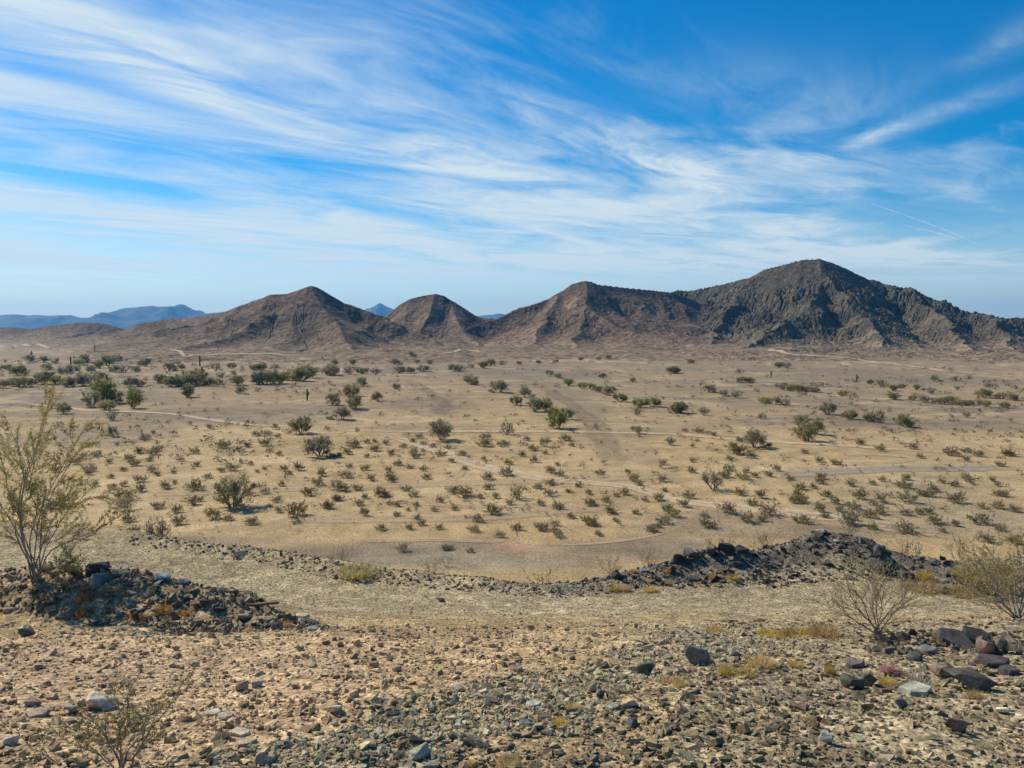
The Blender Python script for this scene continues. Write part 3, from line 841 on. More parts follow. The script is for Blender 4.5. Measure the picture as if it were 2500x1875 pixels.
PALO, IRON, YELL = (.295, .280, .095), (.335, .310, .160), (.370, .310, .095)
def tree_mesh(name, seed, col, nleaf=2600, leaf=.030, stems=4, wide=.75, kids=4, wood=WOOD_D, low=.25, dens=.05, clumps=46):
    rg = np.random.default_rng(seed)
    polys, tips = [], []
    for k in range(stems):
        a = 2 * math.pi * (k + rg.uniform(-.35, .35)) / stems
        tilt = rg.uniform(.25, wide)
        d = (math.cos(a) * math.sin(tilt), math.sin(a) * math.sin(tilt), math.cos(tilt))
        grow(rg, (.02 * math.cos(a), .02 * math.sin(a), -.04), d, rg.uniform(.42, .58), .024, 3, .62, .12, kids, 5, .12, .60, polys, tips, first=low)
    V, Q = tubes(polys, 4)
    C = []
    m = max(3, nleaf // len(tips))
    for P in tips:
        t = rg.uniform(.1, 1, m) * (len(P) - 1); i = np.minimum(t.astype(int), len(P) - 2); t = (t - i)[:, None]
        C.append(P[i] * (1 - t) + P[i + 1] * t + rg.normal(size=(m, 3)) * dens * .5)
    nc = clumps
    a = rg.uniform(0, 2 * math.pi, nc); t = np.arccos(rg.uniform(-.65, 1, nc)); rr = rg.uniform(.6, 1.0, nc)
    cc = np.stack([np.cos(a) * np.sin(t) * rr * .50, np.sin(a) * np.sin(t) * rr * .50, .42 + np.cos(t) * rr * .46], 1)
    per = rg.integers(12, 60, nc)
    C.append(np.repeat(cc, per, 0) + rg.normal(size=(per.sum(), 3)) * np.array([.06, .06, .05]))
    LV, LQ, LC = leaves(np.vstack(C), leaf, rg, col, .28, .4)
    top = np.percentile(LV[:, 2], 99.5)
    V = V / top; LV = LV / top
    keep = V[:, 2].min()
    cw = np.tile(np.array(wood), (len(V), 1)) * (1 + .15 * rg.normal(size=(len(V), 1)))
    return (mesh_np(name + "_trunk", V, Q, [MB], cw.clip(.01, 1), smooth=True), mesh_np(name + "_crown", LV, LQ, [ML], LC))

CREOS = [shrub_mesh("creosote", 500 + i, stems=[11, 9, 13, 8, 12, 10, 14, 9][i], nleaf=[700, 520, 800, 420, 700, 600, 820, 460][i],
                    wide=[.95, 1.05, .85, .8, 1.15, .9, 1.1, 1.2][i], leaf=.05, col=[CREO, (.26, .24, .115), (.31, .26, .12), (.28, .215, .13)][i % 4],
                    wood=[WOOD_B, (.19, .15, .11)][i % 2], split=False) for i in range(8)]
TREES = {
    'p': [tree_mesh("palo_verde", 600 + i, PALO, 2800, .032, 4 + i % 2, .8 + .1 * i) for i in range(3)],
    'i': [tree_mesh("ironwood", 620 + i, IRON, 3000, .030, 5, .95 + .05 * i, wood=(.13, .115, .095)) for i in range(3)],
    'y': [tree_mesh("yellow_tree", 640 + i, YELL, 2400, .032, 6, 1.0, low=.15) for i in range(2)],
    's': [tree_mesh("sparse_tree", 660 + i, (.19, .18, .10), 900, .026, 5, .95, wood=(.16, .14, .11), clumps=14) for i in range(2)],
}

def place_tree(kind, var, u, v, hpx, label, group, name=None, wide=1.0, cat=None):
    x, y, z = SPOT[(u, v)] if (u, v) in SPOT else [float(q[0]) for q in on_surface([u], [v])]
    s = hpx / F * math.hypot(x, y) * (.82 if group else .88)
    nm = name or {'p': 'palo_verde_tree', 'i': 'ironwood_tree', 'y': 'palo_verde_tree', 's': 'palo_verde_tree'}[kind]
    o = bpy.data.objects.new(nm, None); COL.objects.link(o)
    o.empty_display_size = .3
    o.location = (x, y, z - .02 * s); o.rotation_euler = (0, 0, rnd.uniform(0, 6.28)); o.scale = (s * wide, s * wide, s)
    tr, cr = TREES[kind][var % len(TREES[kind])]
    link("trunk", tr, o); link("crown", cr, o)
    return tag(o, label, cat or "tree", group)

# --- the trees that stand out, each named by its look and place
NOTED = [  # u, v(base), height px, kind, variant, width factor, label, short name for its neighbours' labels
    (569, 1238, 84, 'i', 0, 1.15, "largest grey-green ironwood bush on the left of the creosote flat", "the largest left ironwood bush"),
    (782, 1114, 56, 'i', 1, 1.35, "wide dome-shaped grey-green ironwood left of centre on open sand", "the dome-shaped ironwood"),
    (735, 1058, 46, 'p', 0, 1.2, "bright green palo verde behind the dome-shaped ironwood", "the bright green palo verde"),
    (1076, 1074, 58, 'i', 2, .95, "round dark grey-green tree standing beside the level pale track", "the round tree by the level track"),
    (1238, 1060, 42, 's', 0, .8, "loose-crowned green tree right of the round tree by the level track", "the loose green tree by the level track"),
    (389, 1324, 66, 's', 1, .9, "small bare-stemmed tree standing at the edge of the stony road bank", "the small bare-stemmed tree"),
    (1265, 1217, 46, 's', 0, 1.0, "grey leafless-looking bush in the middle of the creosote flat", "the grey bush in mid flat"),
    (1741, 1195, 56, 's', 1, 1.0, "open-branched tree with long shadow right of centre on the flat", "the open-branched tree"),
    (1842, 1092, 48, 'i', 1, 1.1, "spreading grey-green tree on bent trunk right of centre", "the bent-trunk tree"),
    (1970, 1077, 50, 'y', 0, .95, "dense yellow-green palo verde right of the bent-trunk tree", "the yellow-green palo verde"),
    (1994, 1060, 38, 'p', 1, 1.0, "green palo verde touching the dense yellow-green one", None),
    (1955, 1042, 34, 'i', 0, 1.2, "pale grey tree behind the dense yellow-green palo verde", None),
    (1329, 1090, 30, 's', 1, 1.0, "sparse grey shrub tree below the level track at centre", "the sparse grey tree at centre"),
    (1364, 1046, 52, 'p', 2, .9, "front green palo verde of the central thicket", "the central thicket"),
    (1383, 1024, 32, 'i', 2, 1.0, "grey-green tree at right end of the central thicket", None),
    (1352, 1024, 36, 'p', 1, .9, "green tree in middle of the central thicket", None),
    (1333, 1004, 38, 'p', 0, .9, "tall green tree behind the front of the central thicket", None),
    (1305, 1004, 42, 'i', 0, .95, "rounded dark tree at left end of the central thicket", None),
    (1282, 970, 30, 'i', 1, 1.1, "wide grey-green tree up the wash from the central thicket", None),
    (1261, 989, 28, 'p', 2, .9, "small upright green tree left of the central thicket", None),
    (835, 1024, 36, 'i', 1, 1.3, "low wide bush at near end of the left-centre tree row", "the left-centre tree row"),
    (866, 998, 34, 'i', 2, 1.1, "round grey bush second from near end of the left-centre tree row", None),
    (858, 968, 38, 'y', 1, 1.1, "yellowish green tree in middle of the left-centre tree row", None),
    (882, 942, 26, 'i', 0, 1.1, "grey-green tree at far end of the left-centre tree row", None),
    (812, 989, 34, 'i', 0, 1.1, "grey-green tree left of the left-centre tree row", None),
    (922, 979, 27, 'p', 1, 1.0, "lone small green tree right of the left-centre tree row", "the lone small green tree"),
    (255, 984, 62, 'p', 1, 1.0, "tall green palo verde at left with cactus column behind it", "the tall left palo verde"),
    (277, 984, 36, 'p', 2, 1.0, "green palo verde joined to right side of the tall left one", None),
    (225, 993, 40, 'i', 1, .95, "dark grey tree at left side of the tall left palo verde", None),
    (262, 1001, 24, 'y', 0, 1.8, "low yellow-olive mound of shrub before the tall left palo verde", None),
    (327, 997, 46, 'p', 0, .75, "narrow green tree right of the tall left palo verde", "the narrow green tree"),
    (326, 972, 27, 'i', 2, 1.0, "grey tree behind the narrow green tree at left", None),
    (458, 970, 33, 'p', 1, 1.1, "green bushy tree alone on dark pavement at left", "the lone tree on dark pavement"),
    (588, 961, 21, 'i', 0, 1.2, "low grey bush right of the lone tree on dark pavement", None),
    (156, 1010, 27, 'i', 2, 1.0, "grey shrub tree behind the leaning tops of the creosote", None),
    (277, 1026, 28, 's', 0, 1.1, "olive shrub below the narrow trail on the left terrace", None),
    (273, 1065, 27, 'i', 1, .8, "dark upright shrub on bare left terrace", "the dark terrace shrub"),
    (1662, 1008, 31, 'p', 0, 1.1, "dark green tree at left of the right-hand flat", None),
    (1717, 1014, 25, 's', 1, 1.0, "small grey tree on open sand right of centre", "the small grey tree"),
    (2022, 1012, 33, 'i', 2, .95, "grey-green tree alone below the right wash", "the tree below the right wash"),
    (2075, 1023, 25, 'y', 1, 1.1, "yellowish shrub right of the tree below the right wash", None),
    (2120, 1029, 23, 'p', 2, 1.1, "low green tree left of the tall sparse tree at right", None),
    (2146, 1033, 39, 's', 0, .8, "tall sparse tree on dark pavement at right", "the tall sparse tree at right"),
    (2204, 1041, 31, 'p', 0, 1.0, "green tree right of the tall sparse tree at right", None),
    (2223, 1043, 17, 'y', 0, 1.2, "small yellow shrub beside the green tree at far right", None),
    (2361, 1020, 17, 's', 1, 1.1, "lone thin shrub on dark pavement near right edge", None),
    (1556, 1016, 26, 's', 0, .8, "thin upright shrub above the level track right of centre", None),
    (1558, 1059, 23, 'i', 0, .8, "dark small tree on the level track right of centre", None),
    (1545, 1051, 15, 's', 1, 1.2, "low tuft left of the dark small tree on the level track", None),
    (1636, 1086, 25, 's', 1, 1.0, "small bare bush below the level track right of centre", None),
    (1860, 1024, 21, 's', 0, 1.0, "small olive tree on sand before the right wash", None),
    (1651, 1008, 31, 'y', 1, 1.0, "yellow-green tree touching the dark green one right of centre", None),
    (967, 950, 16, 'i', 1, 1.3, "low dark bush on sand left of centre", None),
    (821, 1195, 34, 's', 0, .9, "dark upright bush right of the dome-shaped ironwood in front", "the dark upright bush"),
]
SPOT = {}
def spots(P):
    x, y, z = on_surface([p[0] for p in P], [p[1] for p in P])
    for p, a, b, c in zip(P, x, y, z): SPOT[(p[0], p[1])] = (float(a), float(b), float(c))
spots(NOTED)
ANCH = []
for u, v, h, k, var, wd, lab, short in NOTED:
    o = place_tree(k, var, u, v, h, lab, None, wide=wd)
    if short: ANCH.append((u, v, short))

# --- the rows of trees along the washes, told apart by their order from left to right
_U = "first second third fourth fifth sixth seventh eighth ninth tenth eleventh twelfth thirteenth fourteenth fifteenth sixteenth seventeenth eighteenth nineteenth".split()
ORD = list(_U)
for _t, _th in (("twenty", "twentieth"), ("thirty", "thirtieth"), ("forty", "fortieth"), ("fifty", "fiftieth"), ("sixty", "sixtieth"), ("seventy", "seventieth"), ("eighty", "eightieth"), ("ninety", "ninetieth")):
    ORD += [_th] + ["%s-%s" % (_t, q) for q in _U[:9]]
ROWS = [
    ("in the farther tree band at left", "far left band of wash trees", "iipiis",
     "A 190,745,50 280,750,45 360,760,50 540,750,60 510,770,45 690,770,75 755,740,45 640,790,60 590,820,60 460,820,60 400,825,45 300,800,50 120,835,70 50,800,40 10,800,40 800,815,65 740,810,50 870,810,45 940,775,60 905,775,45 1090,805,65 1145,765,40 1165,800,50 1385,800,65 1490,790,45 1500,830,35 1425,850,50 1680,800,55 1640,800,50 1770,790,40"),
    ("in the nearer tree band at left", "near left band of wash trees", "ipiipys",
     "A 20,915,60 95,905,60 150,910,75 200,905,60 290,890,90 365,890,60 430,908,50 470,905,70 535,900,85 640,880,75 660,925,60 840,905,65 890,905,50 1030,880,65 1100,905,80 1150,905,70 1190,900,90 1260,890,110 1270,900,80 1350,900,60 1400,890,50 1525,895,75 1660,890,95 1700,890,125 1750,885,100 1800,885,80 1870,865,85 1930,870,110 1980,850,95 2100,830,60 2140,830,80 2150,770,50"),
    ("in the wash below the middle hills", "wash trees below the middle hills", "iisp",
     "B 20,815,75 140,805,70 215,805,50 300,810,60 160,750,45 460,800,60 520,800,50 600,790,50 640,745,40 560,740,38 425,745,45 525,690,35 790,790,60 830,785,55 900,770,45 980,770,55 1020,755,60 1100,750,45 1200,745,28 1320,740,28 1435,735,28 1590,720,28 1700,720,32 1760,710,32"),
    ("in the short row right of the central thicket", "trees in the row right of the central thicket", "ippi",
     "B 890,870,75 920,875,50 1045,895,55 1085,920,95 1390,810,40 1450,835,45 1515,880,58 1600,895,48 1660,905,50 1695,920,52 1770,940,80 1845,980,68 1965,1015,75 2050,1010,75 1730,830,40 1915,855,35 2160,800,55"),
    ("in the near right-hand washes", "trees in the near right-hand washes", "ipys",
     "C 235,920,60 330,945,50 410,955,65 440,860,50 490,860,42 430,800,38 20,800,50 120,740,35 700,905,55 750,910,50 800,915,48 850,915,42 900,920,38 665,890,38 590,990,48 655,995,58 710,1005,58 675,765,42 725,770,50"),
    ("in the far right-hand washes", "trees in the far right-hand washes", "yips",
     "C 1080,940,38 1140,945,32 1250,870,35 1310,875,42 1390,910,42 1390,965,48 1445,895,32 1535,905,38 1580,985,52 1515,970,38 1640,990,48 1635,930,48 1650,850,42 1700,995,48 1740,990,52 1790,905,32 1790,850,42 1800,1000,42 1860,1005,42 1860,840,32 1920,1005,52 1930,940,42 1970,955,62 1980,1010,42 2070,960,42 2090,1020,42 2145,970,42 1995,890,36"),
]
for where, group, kinds, s in ROWS:
    P = sorted(tile_pts(s)); spots(P)
    for i, (u, v, h) in enumerate(P):
        k = kinds[rnd.randrange(len(kinds))]
        place_tree(k, rnd.randrange(3), u, v, h, "%s tree from the left %s" % (ORD[i], where), group, wide=rnd.uniform(1.1, 1.6))

# ------------------------------------------------------------------ saguaro cacti
def saguaro_mesh(seed, arms):
    rg = np.random.default_rng(seed)
    V = []; Q = []; o = 0; ns = 20
    ang = np.linspace(0, 2 * math.pi, ns, endpoint=False)
    rib = 1 + .13 * np.cos(ang * 10)
    def column(path, rad):
        nonlocal o
        P = np.array(path); n = len(P)
        T = np.gradient(P, axis=0); T /= np.linalg.norm(T, axis=1)[:, None]
        A = np.cross(T, np.array([0.31, .95, 0.02])); A /= np.linalg.norm(A, axis=1)[:, None]; B = np.cross(T, A)
        ring = P[:, None] + (A[:, None] * (np.cos(ang) * rib)[None, :, None] + B[:, None] * (np.sin(ang) * rib)[None, :, None]) * np.array(rad)[:, None, None]
        V.append(ring.reshape(-1, 3))
        i = np.arange(n - 1)[:, None] * ns; j = np.arange(ns)[None]; k = (j + 1) % ns
        Q.append(np.stack([i + j, i + k, i + ns + k, i + ns + j], -1).reshape(-1, 4) + o); o += n * ns
    zs = [-.03, .05, .3, .55, .8, .92, .97, .995, 1.0]
    column([(0.01 * math.sin(3 * q), 0, q) for q in zs], [.055, .058, .064, .068, .064, .055, .042, .022, .003])
    for a, h, L in arms:
        c, s_ = math.cos(a), math.sin(a)
        path = [(0, 0, h), (.06 * c, .06 * s_, h - .005), (.12 * c, .12 * s_, h + .02), (.15 * c, .15 * s_, h + .08), (.155 * c, .155 * s_, h + L * .6), (.155 * c, .155 * s_, h + L * .93), (.155 * c, .155 * s_, h + L)]
        column(path, [.03, .038, .042, .044, .044, .032, .003])
    v = np.vstack(V)
    c = np.tile(np.array([.12, .115, .06]), (len(v), 1)) * (1 + .1 * rg.normal(size=(len(v), 1)))
    return mesh_np("saguaro", v, np.vstack(Q), [MB], c.clip(.01, 1), smooth=True)
SAG = [saguaro_mesh(1, []), saguaro_mesh(2, [(.4, .45, .3)]), saguaro_mesh(3, [(0, .5, .28), (3.3, .42, .38)])]
for s, var, lab in [
    ("A 1285,775,62", 0, "tall thin saguaro in front of the pointed hill"),
    ("A 455,772,52", 0, "saguaro column among the far left trees"),
    ("A 610,675,36", 0, "small saguaro alone on the far left flat"),
    ("A 203,712,32", 2, "saguaro with arms above the far left tree band"),
    ("A 1975,995,75", 1, "dark saguaro standing on open ground left of centre"),
    ("A 688,905,70", 1, "saguaro rising behind the tall left palo verde"),
    ("A 1300,850,70", 2, "branching saguaro inside the nearer left tree band"),
    ("A 1955,762,22", 0, "tiny saguaro at the foot of the pointed hill"),
    ("B 1415,742,30", 0, "short saguaro at the far end of the central dark flat"),
    ("B 862,530,32", 0, "saguaro on the slope of the flat-topped hill"),
    ("C 622,828,44", 1, "saguaro on the right-hand pavement beside a bush"),
    ("C 1160,857,48", 1, "saguaro farther right on the pavement")]:
    u, v, h = tile_pts(s)[0]
    x, y, z = on_surface([u], [v])
    q = h / F * math.hypot(x[0], y[0])
    tag(link("saguaro_cactus", SAG[var], None, (x[0], y[0], z[0]), (0, 0, rnd.uniform(-.5, .5)), q), lab, "cactus", "saguaros on the plain")

# ------------------------------------------------------------------ creosote shrubs of the flat
CREO_PTS = tile_pts("""D 895,280,55 1005,265,50 830,330,55 870,360,45 700,345,55 990,290,45 960,330,35 1165,275,32 1165,330,40 1255,280,50 1215,310,32 1265,365,45 1440,245,55 1590,240,40
1650,170,45 1725,165,50 1785,180,40 1710,230,50 1730,270,42 1800,240,24 1400,275,35 1465,285,35 1535,265,50 1625,290,35 1725,315,35 1795,295,40 1395,325,32 1245,395,32 1085,380,28 980,400,50
795,395,42 685,370,22 715,440,42 580,395,45 570,420,40 610,490,50 725,510,48 795,490,48 900,465,55 905,525,60 790,580,78 810,650,80 820,720,62 1065,505,62 1125,475,42 1010,425,36 1115,410,36
1170,365,32 1335,440,36 1240,610,60 1290,590,52 1015,635,52 1140,660,60 1150,735,72 1370,700,78 1465,710,52 1620,735,78 1700,540,72 1255,515,85 1900,680,88 1790,660,52 1780,595,52 1980,550,62 2095,635,56 2165,585,42
2045,485,60 1815,490,55 1860,420,42 1825,395,46 1920,390,62 2070,425,60 2020,350,32 1655,405,36 1700,385,42 1490,390,56 1425,400,42 1610,355,36 1545,350,32 1855,335,32 1345,120,42 930,190,42
985,155,36 840,130,28 800,225,28 755,230,42 660,185,32 910,155,28 1050,125,28 1225,100,28 330,640,75 350,400,52 420,610,100 500,350,62 620,300,42 545,240,42 870,790,52 1910,730,36 1735,625,36
300,320,32 1085,95,28 1150,70,24 1580,120,32 1530,110,28
E 190,150,34 275,125,24 245,210,45 295,205,38 165,235,60 90,250,34 185,245,28 125,280,50 300,260,50 365,220,38 400,280,38 480,240,38 535,205,46 600,220,38 600,265,38 660,240,38 575,180,42
540,280,52 550,305,50 450,305,28 310,310,32 250,300,42 605,300,32 660,320,32 710,290,42 755,245,44 845,290,46 795,260,32 775,330,42 885,315,32 860,380,46 980,315,38 995,340,32 985,230,55 995,185,55
1005,440,62 1120,415,80 1135,345,44 1165,320,34 1090,230,60 1120,220,36 1200,185,28 1250,195,52 1285,255,42 1220,295,52 1300,330,52 1365,280,36 1440,350,42 1400,395,52 1460,415,50 1400,470,58 1470,480,28
1570,485,42 1510,520,38 1385,540,70 1320,495,46 1425,290,28 1490,365,28 1525,300,32 1595,365,28 1655,325,28 1730,345,32 1710,405,38 1450,250,32 1500,195,46 1530,230,42 1600,250,24 1885,400,38
1920,445,52 1955,475,42 2105,450,62 2105,345,46 2150,385,34 2115,515,42 2060,290,28 2165,310,24 135,365,48 235,380,46 270,445,56 120,425,52 95,510,85 185,505,52 235,555,48 60,570,46 195,600,62 230,665,78
5,620,62 390,435,60 405,455,52 335,545,80 370,545,52 490,510,52 540,545,52 600,385,56 620,435,56 440,350,46 385,390,44 515,370,42 330,615,34 390,595,46 435,605,46 505,635,42 555,605,38 430,670,46
565,690,58 590,725,52 705,580,62 670,635,38 800,630,62 790,520,58 860,545,70 890,590,34 955,555,42 1000,500,42 1030,495,34 965,595,34 1055,555,42 1145,595,52 1040,655,78 1035,580,28 940,705,62 920,765,58
1080,800,78 1185,755,66 1335,600,52 1345,755,72 1425,725,52 1430,770,52 1450,800,62 1440,620,52 1525,680,48 1640,720,82 1670,730,52 1700,790,52 1645,600,62 1750,580,62 1775,650,72 1810,545,48 1865,535,62
1640,530,38 1990,575,48 2075,570,62 1935,655,52 1985,645,34 2130,630,52 2110,715,72 2070,740,42 2030,765,52 1805,700,42 1835,725,28 515,750,42 335,755,52 705,750,38 895,895,42 475,890,62 735,880,55 765,878,48
F 45,165,28 80,140,42 170,145,42 160,200,36 265,165,42 310,195,24 130,235,38 250,225,24 230,255,32 285,270,28 380,235,42 420,200,36 415,280,80 500,305,66 365,320,52 130,330,42 125,395,56 280,340,28
335,425,60 355,380,60 470,395,52 450,435,60 520,425,42 610,420,42 660,385,56 745,440,38 940,435,56 930,465,50 890,495,52 805,500,52 790,545,52 770,585,56 815,580,46 735,465,24 555,555,82 500,600,62
610,660,90 430,535,62 105,555,62 75,610,62 345,650,78 225,740,82 205,675,52 470,705,72 10,670,62 570,700,52 650,585,34 700,300,28 830,275,38 830,340,34 930,330,42 950,365,32 1030,345,42 1180,560,100
1120,480,52 1255,470,42 1320,450,42 1310,580,72 1370,550,24 970,545,42 1030,590,46 1140,620,60 1055,640,52 930,640,80 965,680,52 955,580,28 1265,600,52 1310,655,62 1240,680,62 1120,720,92 1460,770,100
1260,750,52 1465,660,62 1550,655,46 1480,580,82 1455,490,72 1475,440,38 1560,540,42 1650,515,42 1620,545,50 1790,585,72 1610,650,42 1710,640,34 1650,715,62 1695,770,48 1780,730,52 1930,715,76 1945,620,52
2045,620,52 1855,435,42 1695,460,42 1770,480,52 2010,450,42 2045,480,42 2090,545,46 2045,540,38 2150,640,52 2100,500,34 2060,760,52 1970,830,72 2150,840,72 815,710,62 1310,260,46 1185,220,50 1510,250,52
1445,230,34 1560,305,38 1670,330,28 1755,290,62 1850,325,46 1850,270,42 1930,295,42 2095,290,52 2125,290,42 2060,355,38""")
CREO_PTS = sorted(CREO_PTS, key=lambda q: -q[2])
IND, REST = CREO_PTS[:300], CREO_PTS[300:]
SIDE = {}
def creo_label(u, v, h, book):
    d = sorted(((u - a) ** 2 + (2.2 * (v - b)) ** 2, a, b, s) for a, b, s in ANCH)[0]
    du, dv = u - d[1], 2.2 * (v - d[2])
    side = ("to the right of" if du > 0 else "to the left of") if abs(du) > abs(dv) else ("in front of" if dv > 0 else "behind")
    key = (side, d[3])
    book.setdefault(key, []).append((d[0], u, v, h))
    return key
for q in IND: creo_label(*q, SIDE)
xs, ys, zs = on_surface([q[0] for q in IND], [q[1] for q in IND])
where = {(q[0], q[1]): (x, y, z) for q, x, y, z in zip(IND, xs, ys, zs)}
for (side, anchor), lst in SIDE.items():
    for i, (d, u, v, h) in enumerate(sorted(lst)):
        x, y, z = where[(u, v)]
        s = h / F * math.hypot(x, y) * rnd.uniform(.72, 1.08)
        wd = rnd.uniform(1.15, 1.7)
        o = link("creosote_shrub", CREOS[rnd.randrange(8)], None, (x, y, z - .02), (0, 0, rnd.uniform(0, 6.28)), (s * wd, s * wd, s))
        tag(o, "%s nearest creosote shrub %s %s" % (ORD[i], side, anchor), "shrub", "creosote shrubs dotted over the sandy flat")

# --- the rest of the low scrub, too much to count
def scrub_template(seed, n=26):
    rg = np.random.default_rng(seed)
    a = rg.uniform(0, 2 * math.pi, n); t = rg.uniform(.1, 1.15, n); r = rg.uniform(.35, .85, n)
    c = np.stack([np.cos(a) * np.sin(t) * r, np.sin(a) * np.sin(t) * r, np.cos(t) * r + .12], 1)
    return leaves(c, .17, rg, (.24, .215, .115), .3, .45)
def build_scrub():
    T = [scrub_template(800 + i) for i in range(6)]
    P = [(u, v, h, 1) for u, v, h in REST]
    rg = np.random.default_rng(5)
    def fill(u0, u1, v0, v1, n, h0, h1, clump=0.0):
        u = rg.uniform(u0, u1, n * 3); v = rg.uniform(v0, v1, n * 3)
        keep = fbm(u / 60, v / 14, 2, 901) > clump
        for a, b in list(zip(u[keep], v[keep]))[:n]: P.append((a, b, rg.uniform(h0, h1), 0))
    fill(1950, 2500, 935, 1090, 260, 5, 11, 0.0)
    fill(1500, 2100, 930, 1060, 190, 4, 10, .05)
    fill(1000, 2500, 862, 950, 260, 3, 7, .05)
    fill(0, 1000, 872, 960, 330, 4, 10, 0.0)
    fill(300, 1500, 930, 1110, 260, 5, 12, .05)
    fill(0, 700, 1020, 1140, 80, 8, 16, .0)
    fill(1350, 2500, 1050, 1250, 130, 7, 13, .1)
    fill(400, 1500, 1090, 1270, 130, 7, 13, .1)
    fill(330, 1000, 760, 860, 160, 2, 4.5, .0)
    fill(850, 1800, 760, 860, 220, 2, 4.5, .0)
    fill(-10, 400, 800, 862, 70, 2.5, 5, .0)
    fill(1750, 2500, 840, 880, 60, 2.5, 5, .0)
    fill(350, 2450, 1060, 1330, 650, 2.5, 6, .0)
    fill(0, 2500, 900, 1060, 500, 2, 5, .0)
    P = np.array(P)
    x, y, z = on_surface(P[:, 0], P[:, 1])
    Vs, Qs, Cs = [], [], []; o = 0
    for i in range(len(P)):
        V, Q, C = T[i % 6]
        s = P[i, 2] / F * math.hypot(x[i], y[i]); a = rg.uniform(0, 6.28)
        if y[i] > 1200: continue
        c_, s_ = math.cos(a), math.sin(a)
        wd = s * rg.uniform(1.0, 1.5)
        Vs.append(np.stack([x[i] + wd * (c_ * V[:, 0] - s_ * V[:, 1]), y[i] + wd * (s_ * V[:, 0] + c_ * V[:, 1]), z[i] - .03 * s + s * V[:, 2]], 1))
        Qs.append(Q + o); o += len(V)
        Cs.append(C * rg.uniform(.65, 1.3))
    me = mesh_np("desert_scrub", np.vstack(Vs), np.vstack(Qs), [ML], np.vstack(Cs))
    tag(link("desert_scrub", me), "low olive scrub scattered thinly over the far plain and hills", kind="stuff")
build_scrub()

# ------------------------------------------------------------------ stones: shapes
def hull(points, bevel=0.0):
    bm = bmesh.new()
    for p in points: bm.verts.new(p)
    bmesh.ops.convex_hull(bm, input=bm.verts)
    for v in [v for v in bm.verts if not v.link_faces]: bm.verts.remove(v)
    if bevel:
        bmesh.ops.dissolve_limit(bm, angle_limit=math.radians(14), verts=bm.verts, edges=bm.edges)
        bmesh.ops.bevel(bm, geom=list(bm.edges), offset=bevel, segments=1, affect='EDGES', clamp_overlap=True)
        bmesh.ops.triangulate(bm, faces=bm.faces)
    bm.normal_update(); bm.verts.index_update()
    V = np.array([v.co[:] for v in bm.verts]); T = np.array([[v.index for v in f.verts] for f in bm.faces if len(f.verts) == 3])
    bm.free()
    return V, T
def stone_pts(seed, kind, n):
    rg = np.random.default_rng(seed)
    p = rg.uniform(-1, 1, (n, 3))
    if kind == 'round':
        p /= np.linalg.norm(p, axis=1)[:, None]; p *= rg.uniform(.85, 1, (n, 1)); p[:, 2] *= .8
    elif kind == 'slab':
        m = max(4, n // 2)
        a = np.sort(rg.uniform(0, 2 * math.pi, m)) * .4 + np.linspace(0, 2 * math.pi, m, endpoint=False)
        q = np.stack([np.cos(a), np.sin(a)], 1) * rg.uniform(.6, 1.05, (m, 1))
        p = np.vstack([np.c_[q * rg.uniform(.8, .98, (m, 1)), .8 + .35 * q[:, :1] * rg.uniform(-.5, .5)], np.c_[q + rg.normal(size=q.shape) * .07, np.full(m, -.85)]])
    else:
        k = np.abs(p).max(1)[:, None]; p /= k; p *= rg.uniform(.75, 1, (n, 1)); p *= 1 - .22 * (np.linalg.norm(p, axis=1)[:, None] - 1).clip(0)
    return p * .5
STONES = {k: [hull(stone_pts(1000 + 50 * j + i, k, 8 + (i % 2))) for i in range(12)] for j, k in enumerate(('block', 'slab', 'round'))}
BIGST = {k: [hull(stone_pts(2000 + 50 * j + i, k, 13 + i % 4), .045) for i in range(8)] for j, k in enumerate(('block', 'slab', 'round'))}
BIGME = {}

def mat_stone(name, use_attr):
    m, t = mat(name)
    if use_attr: c0 = t.n('ShaderNodeAttribute', dict(attribute_name="col")).outputs['Color']
    else: c0 = t.n('ShaderNodeObjectInfo').outputs['Color']
    P = t.n('ShaderNodeNewGeometry').outputs['Position']
    n1 = t.noise(P, 14, 5, .65); n2 = t.noise(P, 90, 4, .7)
    k = t.m('MULTIPLY', t.rng(n1, .3, .7, .6, 1.4), t.rng(n2, .3, .7, .7, 1.3))
    cc = t.mix(1.0, c0, t.n('ShaderNodeCombineColor', None, Red=k, Green=k, Blue=t.m('MULTIPLY', k, .97)).outputs[0], 'MULTIPLY')
    h = t.m('ADD', n1, t.m('MULTIPLY', n2, .5))
    return finish(m, t, cc, .85, h, .7, .016, .2)
MS, MSO = mat_stone("gravel_stone", True), mat_stone("loose_stone", False)
for k, L in BIGST.items():
    BIGME[k] = [mesh_np("stone_" + k, V, T, [MSO]) for V, T in L]

